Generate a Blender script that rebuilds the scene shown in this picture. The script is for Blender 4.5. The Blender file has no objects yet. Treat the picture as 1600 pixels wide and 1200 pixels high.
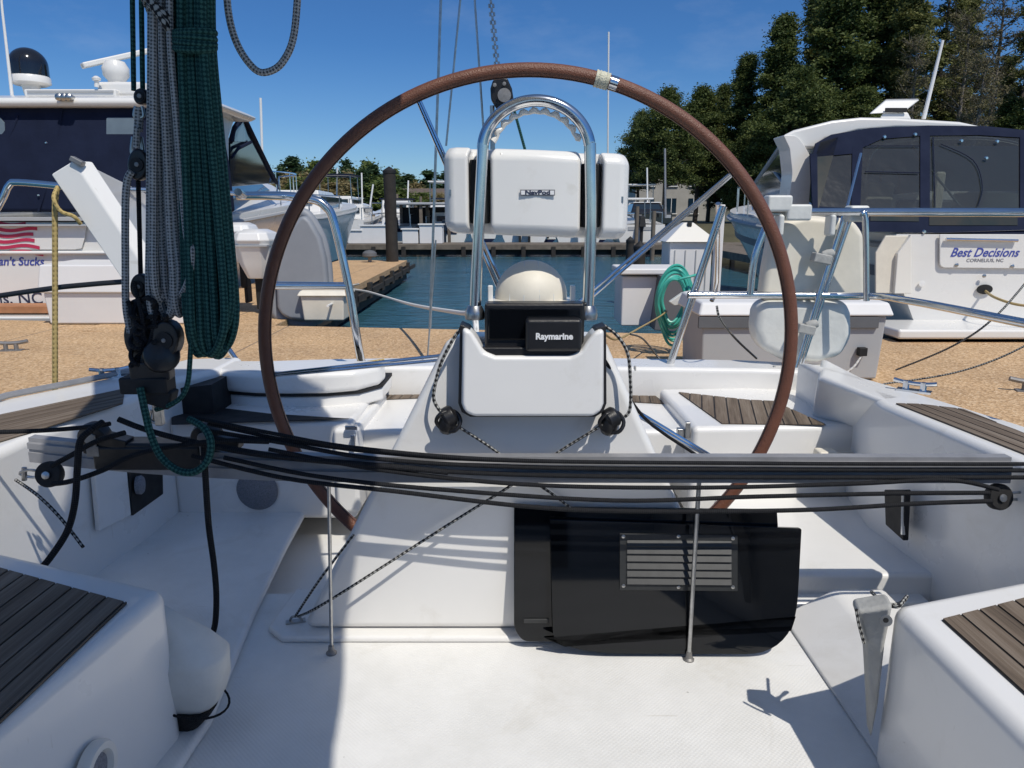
import bpy, bmesh, math, random
import numpy as np
from mathutils import Vector, Matrix
random.seed(7); RNG = np.random.default_rng(5)
S = bpy.context.scene
C = S.collection
R = math.radians
# ---------------------------------------------------------------- camera constants
CAMH = 1.27; PIT = R(13.0); F = 1150.0
cp, sp = math.cos(PIT), math.sin(PIT)
def ray(px, py):
    u = (px-800)/F; v = (600-py)/F
    return Vector((u, cp + v*sp, -sp + v*cp))
def at(px, py, Y):                       # point seen at (px,py), Y metres ahead
    d = ray(px, py); t = Y/d.y
    return Vector((d.x*t, Y, CAMH + d.z*t))
def on(px, py, z):                       # point seen at (px,py) on the level z
    d = ray(px, py); t = (z-CAMH)/d.z
    return Vector((d.x*t, d.y*t, z))
# ---------------------------------------------------------------- materials
def nmat(name):
    m = bpy.data.materials.new(name); m.use_nodes = True
    nt = m.node_tree; b = nt.nodes['Principled BSDF']
    return m, nt, b
def N(nt, t, **k):
    n = nt.nodes.new(t)
    for a, v in k.items():
        if a in ('operation','blend_type','data_type','wave_type','bands_direction','feature','noise_dimensions','distance','musgrave_type'): setattr(n, a, v)
        else: n.inputs[a].default_value = v
    return n
def L(nt, a, b): nt.links.new(a, b)
def simple(name, col, rough=.5, metal=0., var=.0, vs=6., bump=0., bs=60., coat=0., spec=.5, coords='Object', var_col=None):
    m, nt, b = nmat(name)
    b.inputs['Roughness'].default_value = rough; b.inputs['Metallic'].default_value = metal
    b.inputs['Coat Weight'].default_value = coat; b.inputs['Specular IOR Level'].default_value = spec
    c = (*col, 1)
    tc = N(nt, 'ShaderNodeTexCoord')
    if var or var_col:
        n = N(nt, 'ShaderNodeTexNoise', Scale=vs, Detail=6.0, Roughness=.62); L(nt, tc.outputs[coords], n.inputs['Vector'])
        r = nt.nodes.new('ShaderNodeValToRGB'); r.color_ramp.elements[0].position = .32; r.color_ramp.elements[1].position = .68
        c2 = var_col if var_col else tuple(x*(1-var) for x in col)
        r.color_ramp.elements[0].color = (*c2, 1); r.color_ramp.elements[1].color = c
        L(nt, n.outputs['Fac'], r.inputs['Fac']); L(nt, r.outputs['Color'], b.inputs['Base Color'])
        mr = N(nt, 'ShaderNodeMapRange'); mr.inputs['To Min'].default_value = min(1, rough*1.25+.03); mr.inputs['To Max'].default_value = rough*.85
        L(nt, n.outputs['Fac'], mr.inputs['Value']); L(nt, mr.outputs[0], b.inputs['Roughness'])
    else: b.inputs['Base Color'].default_value = c
    if bump:
        n2 = N(nt, 'ShaderNodeTexNoise', Scale=bs, Detail=3.0); L(nt, tc.outputs[coords], n2.inputs['Vector'])
        bp = N(nt, 'ShaderNodeBump', Strength=bump, Distance=.01); L(nt, n2.outputs['Fac'], bp.inputs['Height']); L(nt, bp.outputs[0], b.inputs['Normal'])
    return m
def ropemat(name, c1, c2, rough=.8, su=6., sv=90., thr=.5):
    """braided rope: u runs once around, v in metres along"""
    m, nt, b = nmat(name); b.inputs['Roughness'].default_value = rough; b.inputs['Specular IOR Level'].default_value = .2
    uv = N(nt, 'ShaderNodeUVMap'); sx = N(nt, 'ShaderNodeSeparateXYZ'); L(nt, uv.outputs[0], sx.inputs[0])
    def diag(sgn):
        a = N(nt, 'ShaderNodeMath', operation='MULTIPLY'); L(nt, sx.outputs['X'], a.inputs[0]); a.inputs[1].default_value = su*2*math.pi*sgn
        c = N(nt, 'ShaderNodeMath', operation='MULTIPLY_ADD'); L(nt, sx.outputs['Y'], c.inputs[0]); c.inputs[1].default_value = sv*2*math.pi; L(nt, a.outputs[0], c.inputs[2])
        s = N(nt, 'ShaderNodeMath', operation='SINE'); L(nt, c.outputs[0], s.inputs[0]); return s
    s1, s2 = diag(1), diag(-1)
    p = N(nt, 'ShaderNodeMath', operation='MULTIPLY'); L(nt, s1.outputs[0], p.inputs[0]); L(nt, s2.outputs[0], p.inputs[1])
    mr = N(nt, 'ShaderNodeMapRange'); mr.inputs['From Min'].default_value = -1; mr.inputs['From Max'].default_value = 1; L(nt, p.outputs[0], mr.inputs['Value'])
    nz = N(nt, 'ShaderNodeTexNoise', Scale=110., Detail=4.0); tc = N(nt, 'ShaderNodeTexCoord'); L(nt, tc.outputs['Object'], nz.inputs['Vector'])
    ad = N(nt, 'ShaderNodeMath', operation='MULTIPLY_ADD'); L(nt, nz.outputs['Fac'], ad.inputs[0]); ad.inputs[1].default_value = .7; L(nt, mr.outputs[0], ad.inputs[2])
    r = nt.nodes.new('ShaderNodeValToRGB'); r.color_ramp.elements[0].position = min(.95,thr+.1); r.color_ramp.elements[1].position = 1.0 if thr>.5 else thr+.5
    r.color_ramp.elements[0].color = (*c1,1); r.color_ramp.elements[1].color = (*c2,1)
    L(nt, ad.outputs[0], r.inputs['Fac']); L(nt, r.outputs['Color'], b.inputs['Base Color'])
    bp = N(nt, 'ShaderNodeBump', Strength=.5, Distance=.002); L(nt, mr.outputs[0], bp.inputs['Height']); L(nt, bp.outputs[0], b.inputs['Normal'])
    return m
M = {}
M['gel'] = simple('gelcoat', (.80,.79,.765), .26, var=.05, vs=2.2, bump=.012, bs=9, coat=.25)
def grime(m, amt=.5, scale=5., col=(.50,.46,.38)):
    """faint stains, specks and hairline scuffs that belong to the surface"""
    nt=m.node_tree; b=nt.nodes['Principled BSDF']; src=b.inputs['Base Color'].links[0].from_socket
    tc=N(nt,'ShaderNodeTexCoord'); n=N(nt,'ShaderNodeTexNoise',Scale=scale,Detail=8.,Roughness=.72,Distortion=.6); L(nt,tc.outputs['Object'],n.inputs['Vector'])
    r=nt.nodes.new('ShaderNodeValToRGB'); e=r.color_ramp.elements; e[0].position=.56; e[0].color=(0,0,0,1); e[1].position=.80; e[1].color=(amt,amt,amt,1)
    L(nt,n.outputs['Fac'],r.inputs['Fac'])
    mp=N(nt,'ShaderNodeMapping'); mp.inputs['Scale'].default_value=(3,40,9); mp.inputs['Rotation'].default_value=(.3,.2,.6); L(nt,tc.outputs['Object'],mp.inputs[0])
    n2=N(nt,'ShaderNodeTexNoise',Scale=1.6,Detail=2.); L(nt,mp.outputs[0],n2.inputs['Vector'])
    r2=nt.nodes.new('ShaderNodeValToRGB'); e=r2.color_ramp.elements; e[0].position=.73; e[0].color=(0,0,0,1); e[1].position=.76; e[1].color=(amt*.6,)*3+(1,); L(nt,n2.outputs['Fac'],r2.inputs['Fac'])
    ad=N(nt,'ShaderNodeMath',operation='MAXIMUM'); L(nt,r.outputs[0],ad.inputs[0]); L(nt,r2.outputs[0],ad.inputs[1])
    mx=N(nt,'ShaderNodeMixRGB'); mx.inputs[2].default_value=(*col,1); L(nt,ad.outputs[0],mx.inputs[0]); L(nt,src,mx.inputs[1]); L(nt,mx.outputs[0],b.inputs['Base Color'])
grime(M['gel'],.42,3.2)
M['gel2'] = simple('gelcoat_cream', (.80,.77,.70), .3, var=.05, vs=1.5, coat=.3)
M['bag'] = simple('grey_cloth', (.42,.42,.40), .8, var=.25, vs=14, bump=.35, bs=50)
M['bagw'] = simple('white_vinyl', (.70,.70,.66), .45, var=.12, vs=9, bump=.4, bs=14)
M['cream'] = simple('cream_vinyl', (.76,.71,.60), .5, var=.1, vs=8, bump=.15, bs=16)
M['steel'] = simple('polished_steel', (.72,.73,.74), .12, 1., var=.15, vs=12)
M['steel2'] = simple('brushed_steel', (.55,.55,.54), .3, 1., var=.35, vs=30)
M['alu'] = simple('grey_anodised', (.33,.33,.34), .36, .15, var=.25, vs=12)
M['alud'] = simple('dark_anodised', (.035,.037,.042), .35, .4, var=.2, vs=12)
M['black'] = simple('black_plastic', (.014,.014,.016), .35, var=.35, vs=25, bump=.1, bs=60)
M['blackm'] = simple('matt_black', (.012,.012,.013), .65, var=.4, vs=20)
M['rubber'] = simple('black_gasket', (.01,.01,.012), .5)
M['acryl'] = simple('smoked_acrylic', (.004,.005,.007), .03, var=.3, vs=3, spec=.45, bump=.004, bs=3)
M['vent'] = simple('dull_grille', (.028,.03,.031), .42, var=.25, vs=40)
M['leather'] = simple('brown_leather', (.175,.066,.036), .42, var=.22, vs=16, bump=.35, bs=240, coat=.12)
M['tape'] = simple('cream_tape', (.68,.66,.52), .7, var=.2, vs=60, bump=.5, bs=160)
M['navy'] = simple('navy_canvas', (.009,.015,.040), .85, var=.25, vs=3, bump=.25, bs=14, spec=.2)
M['smoke'] = simple('tinted_vinyl', (.022,.032,.030), .07, vs=1.8, bump=.12, bs=2.5, var_col=(.055,.045,.032))  # brown-green noise paints in reflections and shapes behind the pane
M['skyglass'] = simple('pale_vinyl', (.16,.21,.25), .1, var=.3, vs=1.5, bump=.05, bs=3)
M['glassd'] = simple('windshield_glass', (.012,.03,.05), .05, var=.3, vs=1)
M['hull'] = simple('white_hull', (.76,.745,.71), .25, var=.05, vs=.8, coat=.3); grime(M['hull'],.3,1.2)
M['hullnavy'] = simple('navy_boot', (.012,.015,.045), .2, coat=.3)
M['hullblue'] = simple('blue_antifoul', (.03,.10,.16), .5, var=.2, vs=2)
M['tan'] = simple('tan_antifoul', (.20,.13,.09), .6, var=.3, vs=2)
M['greyhull'] = simple('grey_hypalon', (.25,.27,.30), .5, var=.1, vs=3)
M['dockbox'] = simple('dock_box_white', (.74,.73,.72), .5, var=.06, vs=2)
M['dockgrey'] = simple('dock_box_grey', (.40,.41,.42), .55, var=.08, vs=2)
M['dockdark'] = simple('dark_grey_plastic', (.12,.125,.135), .6, var=.15, vs=3)
M['wood'] = simple('weathered_wood', (.19,.155,.12), .85, var=.45, vs=3, bump=.4, bs=12)
M['pile'] = simple('creosote_pile', (.035,.03,.026), .8, var=.4, vs=4, bump=.4, bs=14)
M['orange'] = simple('orange_wood', (.45,.20,.09), .6, var=.3, vs=5)
M['red'] = simple('red_print', (.52,.03,.09), .5, var=.15, vs=14)
M['ink'] = simple('dark_ink', (.03,.035,.07), .5)
M['inkblue'] = simple('blue_ink', (.05,.07,.33), .5)
M['inkgrey'] = simple('grey_ink', (.18,.18,.2), .5)
M['whitep'] = simple('white_print', (.78,.78,.78), .5)
M['bark'] = simple('bark', (.11,.085,.065), .9, var=.45, vs=5, bump=.6, bs=9)
M['barkp'] = simple('pale_bark', (.24,.21,.18), .9, var=.45, vs=5, bump=.6, bs=9)
M['hose_teal'] = simple('teal_hose', (.06,.42,.33), .35, var=.15, vs=8)
M['hose_tan'] = simple('tan_cord', (.40,.30,.13), .5, var=.2, vs=9)
M['stone'] = simple('house_wall', (.42,.40,.36), .9, var=.2, vs=1)
M['roof'] = simple('shingle', (.13,.10,.085), .9, var=.3, vs=2)
M['truck'] = simple('black_paint', (.01,.01,.012), .12, coat=.6)
M['net'] = simple('black_netting', (.01,.01,.01), .9, var=.5, vs=120, bump=.8, bs=160)
M['speaker'] = simple('speaker_cloth', (.27,.28,.31), .9, var=.4, vs=180, bump=.5, bs=200)
M['sail'] = simple('sailcloth', (.66,.65,.62), .75, var=.1, vs=2, bump=.4, bs=5)
M['rust'] = simple('galvanised', (.35,.34,.33), .5, .7, var=.35, vs=12)
M['ropeblack'] = ropemat('black_braid', (.005,.005,.006), (.022,.023,.026))
M['ropegreen'] = ropemat('green_braid', (.006,.036,.033), (.035,.11,.095), su=3, sv=48, thr=.70)
M['ropegrey'] = ropemat('grey_braid', (.075,.078,.08), (.40,.40,.39), su=3, sv=62, thr=.45)
M['ropefleck'] = ropemat('flecked_braid', (.018,.018,.02), (.36,.36,.34), su=2, sv=34, thr=.75)
M['ropewhite'] = ropemat('white_dockline', (.45,.45,.43), (.72,.72,.70), su=2, sv=14, thr=.3)
M['ropetan'] = ropemat('tan_cordline', (.20,.15,.06), (.45,.34,.14), su=2, sv=25, thr=.3)
def teakmat():
    m, nt, b = nmat('weathered_teak'); b.inputs['Roughness'].default_value = .75; b.inputs['Specular IOR Level'].default_value = .25
    uv = N(nt, 'ShaderNodeUVMap'); mp = N(nt, 'ShaderNodeMapping'); mp.inputs['Scale'].default_value = (2.2, 60, 1); L(nt, uv.outputs[0], mp.inputs[0])
    n = N(nt, 'ShaderNodeTexNoise', Scale=2.2, Detail=7., Roughness=.7, Distortion=.3); L(nt, mp.outputs[0], n.inputs['Vector'])
    mp2 = N(nt, 'ShaderNodeMapping'); mp2.inputs['Scale'].default_value = (1.1, 18, 1); L(nt, uv.outputs[0], mp2.inputs[0])
    n2 = N(nt, 'ShaderNodeTexNoise', Scale=1., Detail=3.); L(nt, mp2.outputs[0], n2.inputs['Vector'])
    mx = N(nt, 'ShaderNodeMath', operation='MULTIPLY_ADD'); L(nt, n2.outputs['Fac'], mx.inputs[0]); mx.inputs[1].default_value = .8; 
    h = N(nt, 'ShaderNodeMath', operation='MULTIPLY'); L(nt, n.outputs['Fac'], h.inputs[0]); h.inputs[1].default_value = .6; L(nt, h.outputs[0], mx.inputs[2])
    r = nt.nodes.new('ShaderNodeValToRGB'); e = r.color_ramp.elements; e[0].position = .45; e[1].position = .95
    e[0].color = (.055,.042,.032,1); e[1].color = (.27,.225,.18,1); k = r.color_ramp.elements.new(.68); k.color = (.15,.115,.085,1)
    L(nt, mx.outputs[0], r.inputs['Fac']); L(nt, r.outputs['Color'], b.inputs['Base Color'])
    bp = N(nt, 'ShaderNodeBump', Strength=.5, Distance=.002); L(nt, n.outputs['Fac'], bp.inputs['Height']); L(nt, bp.outputs[0], b.inputs['Normal'])
    return m
M['teak'] = teakmat()
M['caulk'] = simple('black_caulk', (.012,.011,.011), .6)
def nonskid():
    m, nt, b = nmat('nonskid_gelcoat'); b.inputs['Roughness'].default_value = .42
    tc = N(nt, 'ShaderNodeTexCoord')
    n = N(nt, 'ShaderNodeTexNoise', Scale=3.5, Detail=7., Roughness=.65); L(nt, tc.outputs['Object'], n.inputs['Vector'])
    r = nt.nodes.new('ShaderNodeValToRGB'); e = r.color_ramp.elements; e[0].position=.3; e[0].color=(.70,.695,.67,1); e[1].position=.62; e[1].color=(.80,.795,.775,1)
    L(nt, n.outputs['Fac'], r.inputs['Fac'])
    # a few scuffs and specks of dirt
    v = N(nt, 'ShaderNodeTexVoronoi', Scale=9.); L(nt, tc.outputs['Object'], v.inputs['Vector'])
    r2 = nt.nodes.new('ShaderNodeValToRGB'); e = r2.color_ramp.elements; e[0].position=.02; e[0].color=(.35,.33,.3,1); e[1].position=.035; e[1].color=(1,1,1,1)
    L(nt, v.outputs['Distance'], r2.inputs['Fac'])
    mm = N(nt, 'ShaderNodeMixRGB', blend_type='MULTIPLY', Fac=.55); L(nt, r.outputs[0], mm.inputs[1]); L(nt, r2.outputs[0], mm.inputs[2]); L(nt, mm.outputs[0], b.inputs['Base Color'])
    sx = N(nt, 'ShaderNodeSeparateXYZ'); L(nt, tc.outputs['Object'], sx.inputs[0])
    def s(ax, k):
        a = N(nt, 'ShaderNodeMath', operation='MULTIPLY'); L(nt, sx.outputs[ax], a.inputs[0]); a.inputs[1].default_value = k
        q = N(nt, 'ShaderNodeMath', operation='SINE'); L(nt, a.outputs[0], q.inputs[0]); return q
    a, c = s('X', 520), s('Y', 520)
    p = N(nt, 'ShaderNodeMath', operation='MULTIPLY'); L(nt, a.outputs[0], p.inputs[0]); L(nt, c.outputs[0], p.inputs[1])
    bp = N(nt, 'ShaderNodeBump', Strength=.13, Distance=.002); L(nt, p.outputs[0], bp.inputs['Height']); L(nt, bp.outputs[0], b.inputs['Normal'])
    return m
M['nonskid'] = nonskid(); grime(M['nonskid'],.5,2.4)
def dockmat():
    m, nt, b = nmat('exposed_aggregate'); b.inputs['Roughness'].default_value = .85
    tc = N(nt, 'ShaderNodeTexCoord')
    v = N(nt, 'ShaderNodeTexVoronoi', Scale=60.); L(nt, tc.outputs['Object'], v.inputs['Vector'])
    sv = N(nt, 'ShaderNodeSeparateColor'); L(nt, v.outputs['Color'], sv.inputs[0])
    r = nt.nodes.new('ShaderNodeValToRGB'); e = r.color_ramp.elements; e[0].position=0; e[0].color=(.38,.235,.12,1); e[1].position=1; e[1].color=(.74,.54,.335,1)
    k = e.new(.35); k.color=(.54,.345,.175,1); k=e.new(.75); k.color=(.66,.44,.24,1)
    L(nt, sv.outputs[0], r.inputs['Fac'])
    n = N(nt, 'ShaderNodeTexNoise', Scale=1.2, Detail=5.); L(nt, tc.outputs['Object'], n.inputs['Vector'])
    r2 = nt.nodes.new('ShaderNodeValToRGB'); r2.color_ramp.elements[0].color=(.78,.78,.8,1); r2.color_ramp.elements[0].position=.3; r2.color_ramp.elements[1].position=.7
    L(nt, n.outputs['Fac'], r2.inputs['Fac'])
    mm = N(nt, 'ShaderNodeMixRGB', blend_type='MULTIPLY', Fac=1.); L(nt, r.outputs[0], mm.inputs[1]); L(nt, r2.outputs[0], mm.inputs[2]); L(nt, mm.outputs[0], b.inputs['Base Color'])
    bp = N(nt, 'ShaderNodeBump', Strength=.5, Distance=.01); L(nt, v.outputs['Distance'], bp.inputs['Height']); L(nt, bp.outputs[0], b.inputs['Normal'])
    return m
M['dock'] = dockmat()
def joints(m, w=2.6):
    nt=m.node_tree; b=nt.nodes['Principled BSDF']; src=b.inputs['Base Color'].links[0].from_socket
    tc=N(nt,'ShaderNodeTexCoord'); sx=N(nt,'ShaderNodeSeparateXYZ'); L(nt,tc.outputs['Object'],sx.inputs[0])
    a=N(nt,'ShaderNodeMath',operation='PINGPONG'); L(nt,sx.outputs['X'],a.inputs[0]); a.inputs[1].default_value=w/2
    c=N(nt,'ShaderNodeMath',operation='LESS_THAN'); L(nt,a.outputs[0],c.inputs[0]); c.inputs[1].default_value=.008
    n=N(nt,'ShaderNodeTexNoise',Scale=1.7,Detail=6.,Roughness=.7); L(nt,tc.outputs['Object'],n.inputs['Vector'])
    r=nt.nodes.new('ShaderNodeValToRGB'); e=r.color_ramp.elements; e[0].position=.60; e[0].color=(0,0,0,1); e[1].position=.75; e[1].color=(.45,)*3+(1,); L(nt,n.outputs['Fac'],r.inputs['Fac'])
    q=N(nt,'ShaderNodeMath',operation='MAXIMUM'); L(nt,c.outputs[0],q.inputs[0]); L(nt,r.outputs[0],q.inputs[1])
    mx=N(nt,'ShaderNodeMixRGB'); mx.inputs[2].default_value=(.20,.15,.11,1); L(nt,q.outputs[0],mx.inputs[0]); L(nt,src,mx.inputs[1]); L(nt,mx.outputs[0],b.inputs['Base Color'])
joints(M['dock'])
M['dockedge'] = simple('dock_edge', (.07,.06,.05), .85, var=.5, vs=4, bump=.4, bs=8)
def filmmat():
    m,nt,b=nmat('clear_vinyl_film'); nt.nodes.remove(b); out=nt.nodes['Material Output']
    tr=N(nt,'ShaderNodeBsdfTransparent'); tr.inputs[0].default_value=(.42,.46,.45,1)
    gl=N(nt,'ShaderNodeBsdfGlossy',Roughness=.06); gl.inputs[0].default_value=(.8,.8,.8,1)
    df=N(nt,'ShaderNodeBsdfDiffuse'); df.inputs[0].default_value=(.16,.15,.13,1)
    tc=N(nt,'ShaderNodeTexCoord'); n=N(nt,'ShaderNodeTexNoise',Scale=3.,Detail=3.); L(nt,tc.outputs['Object'],n.inputs['Vector'])
    bp=N(nt,'ShaderNodeBump',Strength=.25,Distance=.03); L(nt,n.outputs['Fac'],bp.inputs['Height']); L(nt,bp.outputs[0],gl.inputs['Normal'])
    m1=N(nt,'ShaderNodeMixShader',Fac=.10); L(nt,tr.outputs[0],m1.inputs[1]); L(nt,gl.outputs[0],m1.inputs[2])
    m2=N(nt,'ShaderNodeMixShader',Fac=.12); L(nt,m1.outputs[0],m2.inputs[1]); L(nt,df.outputs[0],m2.inputs[2]); L(nt,m2.outputs[0],out.inputs['Surface'])
    return m
M['film']=filmmat()
def watermat():
    m, nt, b = nmat('harbour_water'); b.inputs['Base Color'].default_value=(.035,.11,.15,1); b.inputs['Roughness'].default_value=.06
    b.inputs['IOR'].default_value = 1.33
    tc = N(nt, 'ShaderNodeTexCoord'); mp = N(nt, 'ShaderNodeMapping'); mp.inputs['Scale'].default_value=(1,1.6,1); L(nt, tc.outputs['Object'], mp.inputs[0])
    n = N(nt, 'ShaderNodeTexNoise', Scale=2.6, Detail=5., Roughness=.6); L(nt, mp.outputs[0], n.inputs['Vector'])
    n2 = N(nt, 'ShaderNodeTexNoise', Scale=.5, Detail=3.); L(nt, mp.outputs[0], n2.inputs['Vector'])
    a = N(nt, 'ShaderNodeMath', operation='MULTIPLY_ADD'); L(nt, n2.outputs['Fac'], a.inputs[0]); a.inputs[1].default_value=1.6; L(nt, n.outputs['Fac'], a.inputs[2])
    bp = N(nt, 'ShaderNodeBump', Strength=.55, Distance=.12); L(nt, a.outputs[0], bp.inputs['Height']); L(nt, bp.outputs[0], b.inputs['Normal'])
    return m
M['water'] = watermat()
def leafmat(name, c1, c2, c3=None):
    m, nt, b = nmat(name); b.inputs['Roughness'].default_value=.6; b.inputs['Specular IOR Level'].default_value=.25
    tc = N(nt, 'ShaderNodeTexCoord'); n = N(nt, 'ShaderNodeTexNoise', Scale=.9, Detail=5., Roughness=.7); L(nt, tc.outputs['Object'], n.inputs['Vector'])
    r = nt.nodes.new('ShaderNodeValToRGB'); e=r.color_ramp.elements; e[0].position=.36; e[0].color=(*c1,1); e[1].position=.66; e[1].color=(*c2,1)
    if c3: k=e.new(.72); k.color=(*c3,1)
    L(nt, n.outputs['Fac'], r.inputs['Fac']); L(nt, r.outputs[0], b.inputs['Base Color'])
    t = N(nt, 'ShaderNodeBsdfTranslucent'); L(nt, r.outputs[0], t.inputs['Color'])
    mx = N(nt, 'ShaderNodeMixShader', Fac=.3); out = nt.nodes['Material Output']
    L(nt, b.outputs[0], mx.inputs[1]); L(nt, t.outputs[0], mx.inputs[2]); L(nt, mx.outputs[0], out.inputs['Surface'])
    return m
M['pine'] = leafmat('pine_needles', (.035,.060,.016), (.17,.20,.06))
M['pine2'] = leafmat('pine_needles_light', (.07,.085,.025), (.25,.25,.085))
M['sparse'] = leafmat('spring_twigs', (.12,.105,.065), (.26,.235,.12))
M['leafg'] = leafmat('spring_green', (.07,.11,.03), (.20,.24,.065))
M['leafo'] = leafmat('budding_ochre', (.20,.16,.08), (.34,.28,.13))
M['leafd'] = leafmat('far_evergreen', (.03,.065,.03), (.08,.125,.05))
M['ground'] = simple('bank_ground', (.12,.11,.06), .95, var=.5, vs=.4, bump=.4, bs=3)
# ---------------------------------------------------------------- mesh builder
class MB:
    def __init__(s): s.v=[]; s.f=[]; s.uv=[]
    def add(s, vs, fs, uvs=None):
        o=len(s.v); s.v += [Vector(v) for v in vs]
        for i,f in enumerate(fs):
            s.f.append([a+o for a in f]); s.uv.append(uvs[i] if uvs else None)
        return s
    def hexa(s, b, t):
        return s.add(list(b)+list(t), [(3,2,1,0),(4,5,6,7),(0,1,5,4),(1,2,6,5),(2,3,7,6),(3,0,4,7)])
    def box(s, c, d, rz=0, rx=0, ry=0):
        c=Vector(c); m=Matrix.Rotation(rz,3,'Z')@Matrix.Rotation(ry,3,'Y')@Matrix.Rotation(rx,3,'X')
        x,y,z=d[0]/2,d[1]/2,d[2]/2
        q=[(-x,-y),(x,-y),(x,y),(-x,y)]
        return s.hexa([c+m@Vector((a,b,-z)) for a,b in q],[c+m@Vector((a,b,z)) for a,b in q])
    def prism(s, pts, ext):
        pts=[Vector(p) for p in pts]; e=Vector(ext); n=len(pts)
        return s.add(pts+[p+e for p in pts], [tuple(range(n))[::-1], tuple(range(n,2*n))]+[(i,(i+1)%n,n+(i+1)%n,n+i) for i in range(n)])
    def tube(s, pts, r, k=8, closed=False, flat=1.0, caps=True):
        pts=[Vector(p) for p in pts]; n=len(pts)
        rs = r if hasattr(r,'__len__') else [r]*n
        T=[]
        for i in range(n):
            a=pts[(i-1)%n] if (closed or i>0) else pts[0]; b=pts[(i+1)%n] if (closed or i<n-1) else pts[-1]
            t=(b-a); T.append(t.normalized() if t.length>1e-9 else Vector((0,0,1)))
        u=T[0].orthogonal().normalized(); base=len(s.v); length=0
        vals=[]
        for i in range(n):
            u=(u-T[i]*u.dot(T[i]))
            u = u.normalized() if u.length>1e-6 else T[i].orthogonal().normalized()
            w=T[i].cross(u)
            if i: length+=(pts[i]-pts[i-1]).length
            vals.append(length)
            for j in range(k):
                a=2*math.pi*j/k; s.v.append(pts[i]+(u*math.cos(a)+w*math.sin(a)*flat)*rs[i])
        m=n if closed else n-1
        for i in range(m):
            i2=(i+1)%n; v0=vals[i]; v1=vals[i2] if i2>i else vals[i]+(pts[i2]-pts[i]).length
            for j in range(k):
                j2=(j+1)%k
                s.f.append([base+i*k+j, base+i*k+j2, base+i2*k+j2, base+i2*k+j]); s.uv.append([(j/k,v0),((j+1)/k,v0),((j+1)/k,v1),(j/k,v1)])
        if not closed and caps:
            s.f.append([base+j for j in range(k)][::-1]); s.uv.append(None)
            s.f.append([base+(n-1)*k+j for j in range(k)]); s.uv.append(None)
        return s
    def lathe(s, prof, c, axis=(0,0,1), k=24, sx=1., sy=1.):
        ax=Vector(axis).normalized(); q=Vector((0,0,1)).rotation_difference(ax); c=Vector(c); b=len(s.v); n=len(prof)
        for r,z in prof:
            for j in range(k):
                a=2*math.pi*j/k; s.v.append(c+q@Vector((r*math.cos(a)*sx, r*math.sin(a)*sy, z)))
        for i in range(n-1):
            for j in range(k):
                j2=(j+1)%k; s.f.append([b+i*k+j,b+i*k+j2,b+(i+1)*k+j2,b+(i+1)*k+j]); s.uv.append(None)
        s.f.append([b+j for j in range(k)][::-1]); s.uv.append(None)
        s.f.append([b+(n-1)*k+j for j in range(k)]); s.uv.append(None)
        return s
    def build(s, name, mat, parent=None, origin=None, bevel=0., seg=3, smooth=40, sub=0, T=None):
        root=parent
        while root is not None and root.parent: root=root.parent
        if root is not None: org=Vector(root['_w']) if '_w' in root.keys() else root.location.copy()
        elif origin is not None: org=Vector(origin)
        else:
            xs=[v.x for v in s.v]; ys=[v.y for v in s.v]; zs=[v.z for v in s.v]
            org=Vector(((min(xs)+max(xs))/2,(min(ys)+max(ys))/2,min(zs)))
        vs=[((T@v) if T else v)-org for v in s.v]
        me=bpy.data.meshes.new(name); me.from_pydata([tuple(v) for v in vs],[],s.f)
        if any(s.uv):
            ul=me.uv_layers.new(name='UVMap'); i=0
            for f,u in zip(s.f,s.uv):
                for j in range(len(f)):
                    ul.data[i].uv = u[j] if u else (0,0); i+=1
        bm=bmesh.new(); bm.from_mesh(me); bmesh.ops.recalc_face_normals(bm, faces=bm.faces); bm.to_mesh(me); bm.free()
        me.materials.append(M[mat] if isinstance(mat,str) else mat)
        me.shade_smooth()
        if not bevel: me.set_sharp_from_angle(angle=R(smooth))
        o=bpy.data.objects.new(name, me); C.objects.link(o)
        if parent is not None: o.parent=parent
        else: o.location=org
        if bevel:
            b=o.modifiers.new('bevel','BEVEL'); b.width=bevel; b.segments=seg; b.limit_method='ANGLE'; b.angle_limit=R(28); b.harden_normals=True; b.use_clamp_overlap=True
        if sub:
            b=o.modifiers.new('sub','SUBSURF'); b.levels=sub; b.render_levels=sub
        return o
def tag(o, label=None, cat=None, group=None, kind=None):
    if label: o['label']=label
    if cat: o['category']=cat
    if group: o['group']=group
    if kind: o['kind']=kind
    return o
def thing(name, label, cat, loc=(0,0,0), group=None):
    o=bpy.data.objects.new(name,None); C.objects.link(o); o.location=loc; o.empty_display_size=.2
    return tag(o,label,cat,group)
def struct(o): o['kind']='structure'; return o
def spline(pts, n=8, closed=False):
    """Catmull-Rom through points"""
    P=[Vector(p) for p in pts]; out=[]; m=len(P)
    g=(lambda i: P[i%m]) if closed else (lambda i: P[max(0,min(m-1,i))])
    for i in range(m if closed else m-1):
        a,b,c,d=g(i-1),g(i),g(i+1),g(i+2)
        for j in range(n):
            t=j/n; out.append(.5*((2*b)+(c-a)*t+(2*a-5*b+4*c-d)*t*t+(3*b-a-3*c+d)*t**3))
    if not closed: out.append(P[-1])
    return out
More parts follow.
